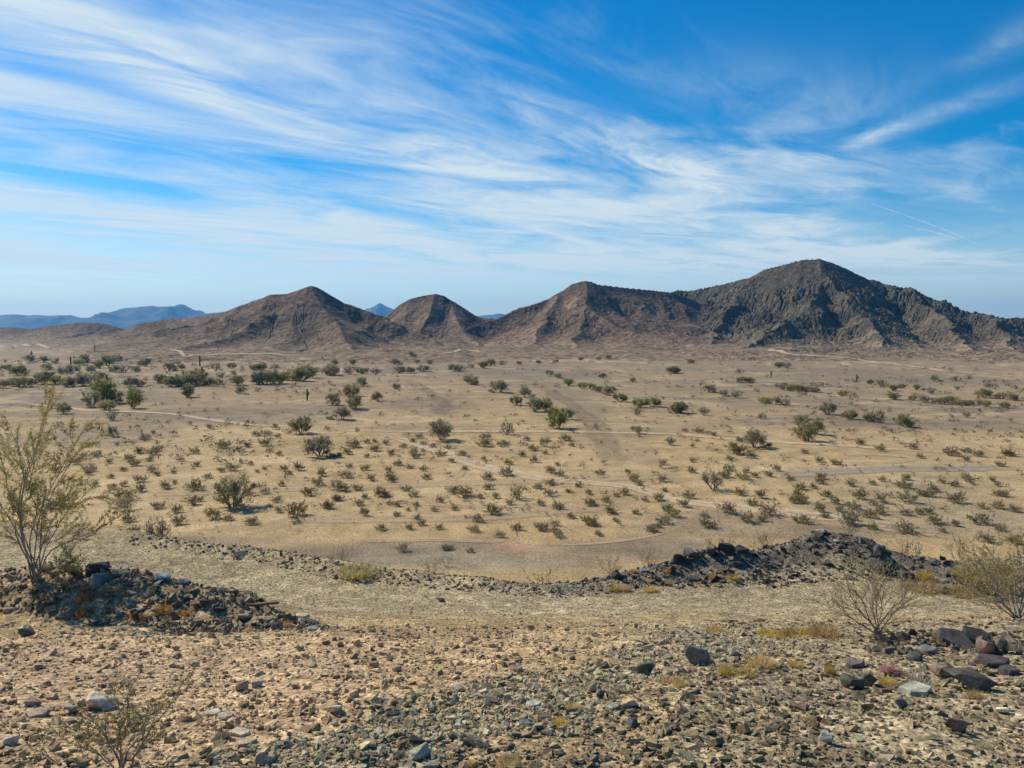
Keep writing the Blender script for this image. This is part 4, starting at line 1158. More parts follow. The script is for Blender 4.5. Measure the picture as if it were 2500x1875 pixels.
TAN, CREAM, PINKS = (.45, .335, .19), (.58, .49, .32), (.46, .325, .205)
GGREEN, DARK, BRN = (.32, .295, .195), (.060, .055, .048), (.17, .118, .082)
RUST, BLUEG, GREY = (.36, .18, .075), (.24, .24, .215), (.20, .175, .13)
PAL = {  # stone colours with their weights by place
    'left': [(PINKS, 5), (TAN, 4), (CREAM, 2.5), (BRN, .7), (GREY, .4)],
    'band': [(GGREEN, 4), (CREAM, 2), (TAN, 1.5), (GREY, 2), (DARK, .8), (BLUEG, .8), (PINKS, 1)],
    'right': [(GREY, 4), (TAN, 2.5), (BRN, 2), (DARK, 1.6), (GGREEN, 2), (CREAM, .6), (RUST, .3)],
    'road': [(TAN, 4), (CREAM, 1.5), (GGREEN, 3), (GREY, 2)],
    'edge': [(GREY, 2), (TAN, 3), (CREAM, 2), (GGREEN, 2), (DARK, .7)],
    'berm': [(DARK, 2.5), (GREY, 3), (BRN, 3), (TAN, 3), (RUST, .9), (CREAM, 1.5), (BLUEG, .8)],
    'outc': [(DARK, 4), (GREY, 3), (BRN, 2.5), (TAN, 1), (RUST, .3)],
    'mound': [(DARK, 6), ((.105, .10, .095), 5), (GREY, 2.5), (BRN, 1.2), (TAN, .4)],
}
_b = on_ground([760, 1250, 1500, 1720, 1800], [1860, 1720, 1640, 1580, 1555])
BAND = [(a, b, 0.0) for a, b in zip(_b[0], _b[1])]
def zone_of(x, y):
    z = np.full(len(x), 'road', dtype=object)
    ye = np.interp(x, EDGE_X, EDGE_Y)
    db = seg_dist(x, y, BERM)[0]; dm = seg_dist(x, y, MOUND)[0]; dd = seg_dist(x, y, BAND)[0]
    bx = np.interp(y, [p[1] for p in BAND], [p[0] for p in BAND])
    wob = .35 * fbm(x / .8, y / .7, 3, 81)
    z[(y < 6.6) & (x < bx)] = 'left'
    z[(y < 7.2 + wob) & (x >= bx)] = 'right'
    z[(dd + wob < .42) & (y < 6.8)] = 'band'
    do = seg_dist(x, y, OUTC)[0]
    z[(do + 1.6 * wob < np.interp(x, [2.0, 3.2], [.1, .5])) & (y < 6.6)] = 'outc'
    z[np.abs(y - ye + .15) < .32 + .3 * wob] = 'edge'
    z[(db + wob * .5 < np.interp(x, [-2.6, -1.5], [.62, .22])) & (y < 8.2)] = 'berm'
    z[(dm + wob * .8 < np.interp(x, [.6, 2.2, 3.4, 5.0, 6.2], [.3, .75, 1.05, 1.0, .35])) & (x > .4)] = 'mound'
    return z
SIZE = {'outc': (.025, .7, .85), 'left': (.015, .72, .80), 'band': (.023, .52, 1.0), 'right': (.0185, .64, 1.0), 'road': (.013, .42, .9), 'edge': (.036, .5, 1.0), 'berm': (.038, .62, 1.0), 'mound': (.040, .60, 1.0)}
KIND = {'outc': ('slab', 'block', 'slab'), 'left': ('block', 'slab', 'round'), 'band': ('block', 'round', 'block'), 'right': ('slab', 'slab', 'block'), 'road': ('block', 'slab', 'round'), 'edge': ('block', 'block', 'slab'),
        'berm': ('slab', 'block', 'slab'), 'mound': ('slab', 'slab', 'block')}

def sample_stones(n):
    rg = np.random.default_rng(77)
    r = np.exp(rg.uniform(math.log(2.15), math.log(13.2), n)); a = np.radians(rg.uniform(-41, 41, n))
    x, y = np.sin(a) * r, np.cos(a) * r
    ye = np.interp(x, EDGE_X, EDGE_Y)
    dm = seg_dist(x, y, MOUND)[0]
    ok = (y < ye + .4) | (dm < 1.3)
    x, y, r = x[ok], y[ok], r[ok]
    z = zone_of(x, y)
    med = np.array([SIZE[k][0] for k in z]); sg = np.array([SIZE[k][1] for k in z]); keep = np.array([SIZE[k][2] for k in z])
    clump = np.clip(.72 + .75 * fbm(x / .45, y / .4, 3, 83), .15, 1)
    s = med * np.exp(sg * rg.normal(size=len(x)))
    s = np.clip(s, .0019 * r, np.where(z == 'mound', .2, np.where((z == 'berm') | (z == 'outc'), .16, .08)))
    ok = rg.uniform(size=len(x)) < keep * np.where((z == 'left') | (z == 'road') | (z == 'right'), clump, 1)
    x, y, r, s, z = x[ok], y[ok], r[ok], s[ok], z[ok]
    flat_ = np.where(np.isin(z, ['right', 'mound', 'berm']), rg.uniform(.2, .5, len(x)), rg.uniform(.3, .75, len(x)))
    col = np.zeros((len(x), 3)); kind = np.empty(len(x), dtype=object)
    for k, pal in PAL.items():
        m = np.where(z == k)[0]
        wts = np.array([p[1] for p in pal], float); wts /= wts.sum()
        ch = rg.choice(len(pal), len(m), p=wts)
        col[m] = np.array([p[0] for p in pal])[ch]
        kind[m] = np.array(KIND[k], dtype=object)[rg.integers(0, 3, len(m))]
    DUST = dict(outc=(.17, .138, .098), left=(.43, .31, .175), band=(.34, .285, .17), right=(.275, .212, .115), road=(.36, .295, .185), edge=(.35, .28, .17), berm=(.27, .20, .125), mound=(.115, .103, .085))
    du_ = np.array([DUST[k] for k in z])
    col = (col * .45 + du_ * .55) * np.array([dict(outc=.9, left=1.05, band=1.0, road=1.0, edge=.95, right=.92, berm=.9, mound=.82)[k] for k in z])[:, None]
    col = (col * (1 + .22 * rg.normal(size=(len(x), 1))).clip(.5, 1.6) * (1 + .05 * rg.normal(size=(len(x), 3)))).clip(.02, .8)
    tilt = np.where(np.isin(z, ['mound', 'berm', 'outc']), .55, .28)
    return dict(x=x, y=y, r=r, s=s, z=z, flat=flat_, col=col, kind=kind, asp=rg.uniform(.55, 1.0, len(x)),
                rot=np.stack([tilt * rg.normal(size=len(x)), tilt * rg.normal(size=len(x)), rg.uniform(0, 6.28, len(x))], 1))

def euler_mats(e):
    cx, sx, cy, sy, cz, sz = np.cos(e[:, 0]), np.sin(e[:, 0]), np.cos(e[:, 1]), np.sin(e[:, 1]), np.cos(e[:, 2]), np.sin(e[:, 2])
    return np.stack([np.stack([cy * cz, sx * sy * cz - cx * sz, cx * sy * cz + sx * sz], -1),
                     np.stack([cy * sz, sx * sy * sz + cx * cz, cx * sy * sz - sx * cz], -1),
                     np.stack([-sy, sx * cy, cx * cy], -1)], 1)

# --- the stones that stand out (u, v of the foot, width px, height px, shape, colour, tilt x, tilt y, turn, label, short)
HERO = [
    (238, 1732, 68, 44, 'block', (.62, .50, .38), .1, .15, .4, "pale pinkish block stone lying alone at lower left", "the pale block at lower left"),
    (645, 1868, 64, 44, 'round', (.46, .38, .28), 0, .1, 1.0, "rounded pale boulder at the bottom edge left of centre", "the rounded boulder at bottom"),
    (590, 1828, 58, 24, 'slab', (.48, .36, .25), .1, -.15, .2, "long tan slab stone above the rounded bottom boulder", None),
    (578, 1800, 56, 20, 'slab', (.52, .42, .30), 0, .1, -.2, "flat tan stone behind the long tan slab", None),
    (545, 1757, 44, 18, 'slab', (.55, .46, .34), .1, .1, .3, "cream flat stone on the ochre patch left of centre", "the cream flat stone left of centre"),
    (515, 1750, 46, 16, 'slab', (.56, .48, .36), .1, 0, .1, "cream slab just left of another cream flat stone", None),
    (815, 1746, 36, 24, 'block', (.52, .42, .31), 0, .2, .5, "squarish pale stone left of the bottom centre", None),
    (910, 1630, 26, 24, 'block', (.33, .21, .155), .1, .1, .2, "reddish rough stone on the ochre gravel", "the reddish rough stone"),
    (968, 1640, 24, 22, 'block', (.42, .33, .25), 0, 0, .8, "pale grey stone right of the reddish rough stone", None),
    (588, 1687, 28, 24, 'block', (.44, .33, .24), .5, .2, .2, "upturned tan wedge stone on the lower left gravel", None),
    (625, 1678, 26, 20, 'block', (.52, .43, .32), .2, .1, .6, "pale wedge beside the upturned tan wedge", None),
    (1156, 1564, 22, 10, 'slab', (.10, .055, .04), 0, 0, .05, "small dark red-brown flat stone on the bare gravel", "the small dark red stone"),
    (1260, 1640, 38, 20, 'slab', (.36, .25, .20), .1, .2, .2, "pinkish brown slab at the top of the grey gravel band", None),
    (1704, 1628, 62, 50, 'block', (.16, .175, .19), .1, .35, .3, "blue-grey angular boulder on the right gravel", "the blue-grey boulder"),
    (1581, 1650, 52, 36, 'block', (.125, .14, .125), .1, .3, .9, "dark green-grey angular stone right of centre", "the dark green-grey stone"),
    (1475, 1632, 26, 18, 'round', (.10, .105, .095), 0, 0, .2, "dark olive stone left of the green-grey angular stone", None),
    (1016, 1820, 44, 26, 'block', (.045, .045, .05), .1, .1, .1, "black block stone in the grey gravel band at bottom", "the black block in the gravel band"),
    (1022, 1858, 62, 34, 'block', (.50, .46, .32), .1, .1, .6, "pale yellowish stone below the black block", None),
    (955, 1755, 42, 24, 'slab', (.09, .08, .07), .2, .1, .1, "dark slab stone with broken edge left of the gravel band", None),
    (1200, 1720, 44, 18, 'slab', (.20, .145, .115), .1, .2, .2, "brown slab in the middle of the gravel band", None),
    (1302, 1730, 46, 22, 'slab', (.58, .57, .45), .05, .1, .3, "pale mint flat stone in the gravel band", "the pale mint flat stone"),
    (1125, 1778, 40, 20, 'slab', (.50, .52, .43), .05, .1, .8, "second pale mint stone nearer the bottom", None),
    (1282, 1775, 40, 18, 'slab', (.20, .19, .17), .1, .3, .2, "dark grey slab right of the gravel band", None),
    (1540, 1737, 46, 30, 'block', (.06, .062, .066), .1, .1, .4, "black angular stone on the lower right gravel", "the black angular stone"),
    (1500, 1735, 44, 22, 'slab', (.30, .30, .22), .1, -.2, .4, "olive flat stone left of the black angular stone", None),
    (1447, 1690, 24, 22, 'block', (.52, .42, .25), .1, .1, .3, "yellowish tan stone above the olive flat stone", None),
    (1470, 1705, 34, 26, 'round', (.13, .135, .12), .1, .1, .3, "dark rounded stone right of the yellowish tan stone", None),
    (1548, 1775, 32, 20, 'block', (.10, .10, .10), 0, .2, .6, "dark stone below the black angular stone", None),
    (1340, 1842, 32, 16, 'slab', (.10, .08, .065), .1, .1, .3, "dark brown stone near the bottom right of centre", None),
    (2254, 1702, 78, 30, 'slab', (.60, .575, .43), .16, .02, .1, "pale green-white slab with dark front on right gravel", "the green-white slab"),
    (2348, 1582, 100, 34, 'slab', (.085, .075, .072), .45, .42, -.5, "large dark slab leaning upward among right-hand rocks", "the leaning dark slab"),
    (2395, 1575, 62, 50, 'slab', (.055, .055, .055), .7, .5, -.9, "black slab standing behind the leaning dark slab", None),
    (2418, 1598, 42, 44, 'block', (.255, .18, .135), .1, .1, .3, "reddish brown upright block right of the leaning slab", "the brown upright block"),
    (2452, 1596, 36, 36, 'block', (.07, .068, .062), .2, .3, .5, "black block at right of the brown upright block", None),
    (2440, 1634, 92, 30, 'slab', (.115, .095, .092), .2, .1, .2, "purplish dark slab below the brown upright block", None),
    (2476, 1650, 50, 26, 'slab', (.10, .088, .085), .1, .2, .6, "dark slab near right edge beside the purplish slab", None),
    (2392, 1690, 118, 48, 'round', (.10, .085, .07), .1, .2, .35, "big dark wedge boulder at lower right", "the big dark wedge boulder"),
    (2308, 1655, 58, 34, 'round', (.27, .19, .145), 0, .1, .3, "tan boulder left of the big dark wedge boulder", None),
    (2272, 1600, 48, 26, 'slab', (.24, .235, .215), .2, -.1, .3, "grey cracked slab left below the leaning slab", None),
    (2238, 1614, 40, 22, 'block', (.10, .10, .09), .2, .1, .8, "dark stone before the grey cracked slab", None),
    (2090, 1684, 54, 44, 'block', (.085, .095, .07), .2, .1, .3, "left dark mossy boulder of a crusty pair", "the crusty mossy boulders"),
    (2128, 1676, 50, 46, 'round', (.075, .085, .062), .3, .1, .9, "right dark mossy boulder of a crusty pair", None),
    (2093, 1634, 54, 26, 'slab', (.20, .155, .15), .15, -.15, .2, "purple-brown flat rock behind the mossy boulders", None),
    (2025, 1822, 44, 40, 'round', (.46, .45, .34), .3, .4, .7, "pale oval stone with hard shadow at lower right", "the pale oval stone"),
    (2204, 1733, 34, 30, 'round', (.14, .135, .13), 0, 0, .3, "dark grey round stone below the green-white slab", None),
    (2340, 1792, 44, 34, 'block', (.21, .16, .125), .1, .2, .4, "two-toned brown stone at lower right", "the two-toned brown stone"),
    (2456, 1746, 28, 16, 'block', (.66, .58, .40), .1, .1, .3, "bright cream stone near the right edge", None),
    (1796, 1602, 24, 20, 'block', (.24, .23, .21), .1, .5, .2, "small grey upright stone right of the blue-grey boulder", None),
    (2165, 1570, 42, 22, 'block', (.05, .05, .048), .1, .2, .3, "black rock at the foot of the right wiry shrub", None),
    (395, 1416, 38, 20, 'slab', (.38, .41, .41), .35, .25, .3, "pale blue-grey tilted plate on top of left rubble bank", "the pale tilted plate"),
    (232, 1404, 46, 34, 'block', (.05, .052, .052), .2, .1, .3, "black boulder on crest of the left rubble bank", "the black crest boulder"),
    (236, 1434, 46, 28, 'block', (.21, .205, .18), .3, .1, .9, "rough grey block below the black crest boulder", None),
    (285, 1410, 46, 24, 'slab', (.15, .14, .125), .3, .2, .2, "dark plate right of the black crest boulder", None),
    (440, 1428, 42, 14, 'slab', (.12, .12, .12), .2, .1, .1, "dark thin plate right of the pale tilted plate", None),
    (270, 1454, 42, 22, 'block', (.37, .23, .11), .2, .1, .4, "rust-stained block on the left rubble bank", "the rust-stained block"),
    (350, 1490, 44, 20, 'slab', (.42, .28, .14), .2, .1, .2, "orange-tan flat stone low on the left rubble bank", None),
    (318, 1484, 36, 22, 'slab', (.21, .21, .195), .5, .2, .6, "grey slanting plate in middle of the left rubble bank", None),
    (188, 1472, 44, 22, 'slab', (.36, .28, .17), .3, .1, .2, "tan slab on the left part of the rubble bank", None),
    (240, 1474, 34, 16, 'slab', (.46, .38, .26), .2, .1, .2, "cream slab in the left rubble bank", None),
    (322, 1456, 42, 18, 'slab', (.15, .145, .13), .2, .1, .4, "dark slab above the grey slanting plate", None),
    (495, 1484, 28, 22, 'block', (.085, .085, .08), .3, .2, .2, "dark block where the rubble bank narrows", "the dark block on the bank tail"),
    (530, 1503, 32, 20, 'block', (.06, .06, .06), .2, .2, .8, "black stone on the tail of the rubble bank", None),
    (592, 1518, 34, 20, 'block', (.27, .215, .155), .2, .1, .4, "brown stone on the tail of the rubble bank", None),
    (650, 1518, 34, 16, 'slab', (.45, .31, .16), .2, .2, .3, "orange-tan stone near end of the rubble bank", None),
    (735, 1508, 38, 12, 'slab', (.52, .43, .29), .1, .1, .1, "cream flat stone at end of the rubble bank", "the cream stone at the bank end"),
    (763, 1541, 30, 16, 'slab', (.40, .41, .38), .2, .2, .3, "pale bluish stone at the very end of the rubble bank", None),
    (662, 1538, 36, 18, 'block', (.07, .068, .062), .2, .2, .6, "dark stone in front of the orange-tan stone", None),
    (757, 1524, 30, 12, 'slab', (.10, .095, .085), .2, .2, .6, "dark plate beside the cream flat stone at bank end", None),
    (56, 1556, 38, 24, 'round', (.13, .14, .145), .2, .2, .6, "grey-blue stone in shrub shadow at left edge", "the grey-blue stone at left edge"),
    (18, 1498, 32, 16, 'round', (.36, .28, .18), .1, .1, .2, "tan stone at left edge below the creosote", None),
    (168, 1746, 30, 22, 'block', (.29, .29, .27), .1, .1, .2, "grey stone lower left below the pale block", None),
    (80, 1752, 52, 16, 'slab', (.42, .33, .23), .1, .1, .2, "long tan slab near lower left edge", "the long tan slab at lower left"),
    (75, 1725, 36, 22, 'block', (.36, .24, .17), .2, .2, .2, "brown wedge stone near lower left edge", None),
    (20, 1822, 26, 20, 'block', (.52, .45, .36), .1, .1, .2, "pale stone in the lower left corner", None),
    (1657, 1376, 26, 34, 'block', (.05, .05, .05), .2, .3, .2, "black jagged rock at left of the mound outcrop", "the jagged black rock"),
    (1692, 1366, 50, 36, 'round', (.12, .118, .115), .2, .1, .2, "rounded grey boulder of the mound outcrop", "the grey outcrop boulder"),
    (1735, 1362, 40, 30, 'block', (.10, .10, .098), .3, .2, .8, "cracked grey rock right of the rounded outcrop boulder", None),
    (1775, 1358, 44, 38, 'block', (.065, .065, .065), .3, .1, .3, "tall black rock on crest of the mound outcrop", None),
    (1812, 1352, 44, 30, 'slab', (.08, .08, .078), .6, .2, .5, "dark tilted slab at right end of the outcrop", None),
    (1800, 1384, 34, 26, 'block', (.07, .07, .066), .4, .2, .5, "dark block below the tilted outcrop slab", None),
    (1514, 1414, 38, 24, 'block', (.05, .05, .048), .2, .4, .3, "black hollow rock low on left of the mound", "the black hollow rock"),
    (1388, 1410, 28, 12, 'slab', (.08, .08, .08), .2, .5, .3, "dark wedge plate at the left tail of the mound", None),
    (1643, 1400, 24, 24, 'round', (.115, .06, .05), .1, .1, .3, "reddish black round stone among orange grass", None),
    (1575, 1398, 32, 16, 'slab', (.28, .28, .265), .3, .1, .3, "light grey plate on left part of the mound", None),
    (1652, 1437, 20, 12, 'round', (.60, .52, .36), 0, 0, .3, "cream stone at the foot of the mound", None),
    (1700, 1420, 40, 16, 'slab', (.085, .085, .08), .3, .2, .3, "dark plate pile above the cream stone", None),
    (2044, 1325, 18, 12, 'round', (.62, .58, .52), 0, 0, .3, "small white stone near the mound top", None),
    (2010, 1303, 36, 14, 'slab', (.42, .36, .24), .1, .1, .1, "pale capstone on the mound top", None),
    (2168, 1404, 60, 52, 'block', (.06, .06, .058), .2, .3, .4, "big black boulder on right flank of the mound", "the big black mound boulder"),
    (2150, 1360, 44, 34, 'block', (.085, .085, .08), .3, .3, .8, "dark boulder above the big black mound boulder", None),
    (2220, 1416, 34, 24, 'block', (.075, .073, .07), .2, .2, .4, "dark block right of the big black mound boulder", None),
    (2284, 1382, 26, 12, 'slab', (.06, .06, .06), .1, .5, .1, "pointed dark plate on right tail of the mound", None),
    (588, 1362, 56, 16, 'slab', (.07, .07, .068), .3, .2, .3, "dark rock cluster on the road edge behind the bank", None),
    (1075, 1470, 20, 12, 'block', (.30, .24, .17), 0, .1, .4, "brown stone alone on the gravel road", None),
]
STONE_ANCH = []
def build_heroes():
    u = [h[0] for h in HERO]; v = [h[1] for h in HERO]
    x, y, z = on_ground(u, v, 1.5, 16.0)
    for i, (u_, v_, wp, hp, kd, c, tx, ty, tz, lab, short) in enumerate(HERO):
        d = math.hypot(x[i], y[i]) * 1.03
        w_ = wp / F * d
        dep = math.atan2(CAM_H - z[i], y[i])
        hgt = max((hp / F * d - .25 * w_ * math.sin(dep)) / math.cos(dep), .22 * w_)
        if kd == 'slab': hgt *= .55
        o = link("stone" if wp < 40 else "rock", BIGME[kd][i % 8], None, (x[i], y[i] + .3 * w_, z[i] + hgt * (.22 if y[i] > 9 else .3)), (tx * .6, ty * .55, tz), (w_ * 1.12, w_ * .85, hgt * 1.25))
        o.color = (*[q * 1.0 for q in c], 1)
        tag(o, lab, "rock" if wp >= 40 else "stone")
        if short: STONE_ANCH.append((u_, v_, short))
build_heroes()

def build_gravel():
    S = sample_stones(108000)
    zg = ground_z(S['x'], S['y'])
    px_ = S['s'] / S['r']
    order = np.argsort(-px_)
    big = order[:190]; rest = order[190:]
    dx, dy, dz = S['x'], S['y'], zg - CAM_H
    # where each stone lies among the named rocks (for its label)
    dep = dy * CP - dz * SP
    U = 1250 + F * dx / dep; Vv = 937.5 - F * (dy * SP + dz * CP) / dep
    book = {}
    for i in big:
        d = sorted(((U[i] - a) ** 2 + (1.6 * (Vv[i] - b)) ** 2, a, b, s) for a, b, s in STONE_ANCH)[0]
        du, dv = U[i] - d[1], 1.6 * (Vv[i] - d[2])
        side = ("right of" if du > 0 else "left of") if abs(du) > abs(dv) else ("in front of" if dv > 0 else "behind")
        book.setdefault((side, d[3]), []).append((d[0], i))
    for (side, s), lst in book.items():
        for k, (_, i) in enumerate(sorted(lst)):
            kd = S['kind'][i]; q = S['s'][i]
            o = link("stone", BIGME[kd][rnd.randrange(8)], None, (S['x'][i], S['y'][i], zg[i] + q * S['flat'][i] * .22), tuple(S['rot'][i]), (q, q * S['asp'][i], q * S['flat'][i]))
            o.color = (*S['col'][i], 1)
            tag(o, "%s nearest loose stone %s %s" % (ORD[k], side, s), "stone", "larger loose stones on the slope")
    R_ = euler_mats(S['rot'])
    for nm, lab, zones in (("gravel", "loose tan and grey gravel covering the near slope and road", ('left', 'band', 'right', 'road', 'edge', 'outc')),
                           ("rock_rubble", "dark broken rock rubble heaped on bank and mound", ('berm', 'mound'))):
        Vs, Fs, Cs = [], [], []; o = 0
        sel = rest[np.isin(S['z'][rest], zones)]
        for kd, L in STONES.items():
            mk = sel[S['kind'][sel] == kd]
            for j, (V, T) in enumerate(L):
                m = mk[j::len(L)]
                if not len(m): continue
                sc = np.stack([S['s'][m], S['s'][m] * S['asp'][m], S['s'][m] * S['flat'][m]], 1)
                P = np.einsum('nij,nvj->nvi', R_[m], V[None] * sc[:, None])
                P += np.stack([S['x'][m], S['y'][m], zg[m] + sc[:, 2] * .15], 1)[:, None]
                Vs.append(P.reshape(-1, 3)); Fs.append((T[None] + (np.arange(len(m)) * len(V))[:, None, None]).reshape(-1, 3) + o)
                Cs.append(np.repeat(S['col'][m], len(V), axis=0)); o += len(m) * len(V)
        me = mesh_np(nm, np.vstack(Vs), np.vstack(Fs), [MS], np.vstack(Cs))
        tag(link(nm, me), lab, kind="stuff")
        print("STUFF", nm, len(sel), "stones", len(me.polygons), "tris")
build_gravel()

# ------------------------------------------------------------------ near shrubs built stem by stem
def px3(lst):
    return np.array([[float(c) for c in at(u, v, Y)] for u, v, Y in lst])
def resample(P, n):
    C = catmull(P, 8)
    L = np.concatenate([[0], np.cumsum(np.linalg.norm(np.diff(C, axis=0), axis=1))])
    q = np.linspace(0, L[-1], n)
    return np.stack([np.interp(q, L, C[:, k]) for k in range(3)], 1)

def near_shrub(name, label, cat, stems, seed, r0, kids, blen, leaf, perm, col, wood, depth=1, start=.3, base=None, extra=None):
    """stems: list of point lists (world); sprays of twigs and leaves along each"""
    rg = np.random.default_rng(seed)
    polys, tips = [], []
    for P0 in stems:
        P = resample(P0, 16); P += np.cumsum(rg.normal(size=P.shape), 0) * .0035
        L = np.linalg.norm(np.diff(P, axis=0), axis=1).sum()
        polys.append((P, np.linspace(r0, r0 * .22, 16)))
        tips.append(P[10:])
        for k in range(kids):
            f = start + (1 - start) * (k + rg.uniform(0, 1)) / kids
            i = min(14, int(f * 15)); p = P[i]
            dd = P[i + 1] - P[i]; dd /= np.linalg.norm(dd)
            q = rg.normal(size=3); q -= dd * q.dot(dd); q /= np.linalg.norm(q)
            a = rg.uniform(.35, .95)
            nd = dd * math.cos(a) + q * math.sin(a); nd[2] += .12
            grow(rg, p, nd, blen * rg.uniform(.6, 1.25) * (1.15 - .5 * f), r0 * .32, depth, .6, .13, 4, 5, .06, .55, polys, tips, first=.25)
    V, Q = tubes(polys, 5)
    C = []
    for P in tips:
        L = np.linalg.norm(np.diff(P, axis=0), axis=1).sum()
        m = max(2, int(perm * L))
        t = rg.uniform(.1, 1, m) * (len(P) - 1); i = np.minimum(t.astype(int), len(P) - 2); t = (t - i)[:, None]
        C.append(P[i] * (1 - t) + P[i + 1] * t + rg.normal(size=(m, 3)) * leaf * .9)
    LV, LQ, LC = leaves(np.vstack(C), leaf, rg, col, .3, .45)
    b = np.array(base if base is not None else stems[0][0])
    o = bpy.data.objects.new(name, None); COL.objects.link(o); o.location = b
    cw = np.tile(np.array(wood), (len(V), 1)) * (1 + .12 * rg.normal(size=(len(V), 1)))
    link("stems", mesh_np(name + "_stems", V - b, Q, [MB], cw.clip(.01, 1), smooth=True), o)
    link("foliage", mesh_np(name + "_foliage", LV - b, LQ, [ML], LC), o)
    return tag(o, label, cat)

GOLDG = (.46, .41, .085)
def fan(u, v, Y, spec, rg, depthvar=.35, foot=9):
    """stems from one foot: spec gives end points in the photo; each leans a little nearer or farther"""
    out = []
    for e in spec:
        k = rg.uniform(-depthvar, depthvar)
        pts = [(u + rg.uniform(-1, 1) * foot, v + 6, Y + rg.uniform(-.08, .08))]
        for i, (a, b) in enumerate(e): pts.append((a, b, Y + k * (i + 1) / len(e)))
        out.append(px3(pts))
    return out
_rg = np.random.default_rng(3)
_gx, _gy, _gz = on_ground([96, 2145, 2488, 2425], [1418, 1548, 1512, 1452], 1.5, 16)
near_shrub("creosote_bush", "tall yellow-green creosote bush on the rubble bank at left edge", "shrub",
    fan(100, 1416, _gy[0], [
        [(50 + 0, 1300), (54, 1207), (80, 1135), (101, 1063), (119, 990), (126, 945)],
        [(58, 1290), (60, 1200), (75, 1140), (98, 1080), (112, 1020), (140, 965)],
        [(90, 1290), (108, 1225), (145, 1153), (174, 1099), (203, 1052), (238, 1020)],
        [(95, 1280), (115, 1220), (150, 1160), (185, 1110), (215, 1085), (245, 1078)],
        [(40, 1300), (50, 1262), (22, 1208), (18, 1170), (4, 1117), (-10, 1060)],
        [(110, 1340), (140, 1290), (170, 1240), (215, 1215), (268, 1205)],
        [(120, 1350), (180, 1320), (240, 1290), (290, 1260), (322, 1240)],
        [(60, 1330), (20, 1260), (-20, 1200), (-60, 1160)],
        [(55, 1300), (45, 1220), (58, 1150), (42, 1080), (50, 1030)],
        [(100, 1330), (130, 1260), (160, 1200), (190, 1175), (195, 1170)],
        [(130, 1385), (160, 1378), (185, 1360), (182, 1366)],
        [(0 + 70, 1320), (88, 1250), (70, 1190), (84, 1120), (75, 1060)],
    ], _rg, .5, 26), 11, .0072, 16, .25, .0088, 330, GOLDG, (.27, .235, .19), depth=1, start=.28)
near_shrub("creosote_bush", "small green creosote sprig at the bottom edge on the left", "shrub",
    fan(300, 1905, 2.72, [
        [(330, 1840), (375, 1770), (420, 1715), (470, 1650)],
        [(300, 1840), (320, 1770), (315, 1710), (322, 1690)],
        [(280, 1850), (250, 1800), (225, 1770), (205, 1745)],
        [(260, 1870), (200, 1835), (165, 1800), (150, 1785)],
        [(320, 1850), (360, 1800), (350, 1740)],
        [(290, 1860), (275, 1810), (282, 1760)],
        [(-10 + 200, 1880), (120, 1850), (60, 1800)],
    ], _rg, .22), 12, .0042, 9, .12, .0048, 300, (.27, .25, .07), (.22, .18, .13), depth=1, start=.25)
near_shrub("wiry_shrub", "nearly leafless wiry shrub on the right beside the gravel road", "shrub",
    fan(2145, 1547, _gy[1], [
        [(2120, 1520), (2090, 1490), (2068, 1455), (2054, 1412)],
        [(2125, 1515), (2105, 1470), (2085, 1440), (2080, 1405)],
        [(2135, 1510), (2130, 1470), (2150, 1430), (2160, 1400)],
        [(2150, 1520), (2175, 1490), (2205, 1462), (2216, 1418)],
        [(2160, 1525), (2185, 1500), (2215, 1475), (2235, 1450)],
        [(2140, 1500), (2138, 1450), (2128, 1420)],
        [(2155, 1510), (2160, 1460), (2168, 1440)],
        [(2110, 1525), (2075, 1500), (2050, 1470)],
    ], _rg, .35), 13, .0062, 12, .30, .006, 80, (.38, .33, .10), (.20, .17, .135), depth=1, start=.2)
near_shrub("creosote_bush", "bushy yellow-green creosote cut off by the right edge", "shrub",
    fan(2488, 1514, _gy[2], [
        [(2440, 1450), (2405, 1390), (2380, 1345)], [(2460, 1440), (2430, 1380), (2425, 1335)], [(2480, 1440), (2490, 1380), (2480, 1330)],
        [(2510, 1440), (2540, 1380), (2560, 1330)], [(2430, 1470), (2390, 1430), (2370, 1400)], [(2530, 1450), (2580, 1400), (2620, 1370)],
        [(2450, 1480), (2400, 1460), (2365, 1450)], [(2470, 1450), (2455, 1400), (2450, 1370)], [(2500, 1450), (2515, 1390), (2510, 1350)], [(2540, 1480), (2590, 1450), (2640, 1430)]
    ], _rg, .5), 14, .009, 11, .28, .0085, 190, (.40, .34, .085), (.27, .24, .20), depth=1, start=.2)
near_shrub("creosote_bush", "low green shrub where the mound meets the right edge", "shrub",
    fan(2425, 1456, _gy[3], [
        [(2400, 1430), (2370, 1405), (2350, 1400)], [(2410, 1420), (2395, 1390), (2385, 1375)], [(2425, 1420), (2430, 1385), (2425, 1370)],
        [(2440, 1430), (2465, 1400), (2475, 1385)], [(2400, 1440), (2360, 1430), (2340, 1425)], [(2450, 1440), (2480, 1430), (2500, 1420)]
    ], _rg, .4), 15, .008, 13, .26, .0085, 260, (.30, .25, .05), (.14, .12, .09), depth=1, start=.15)

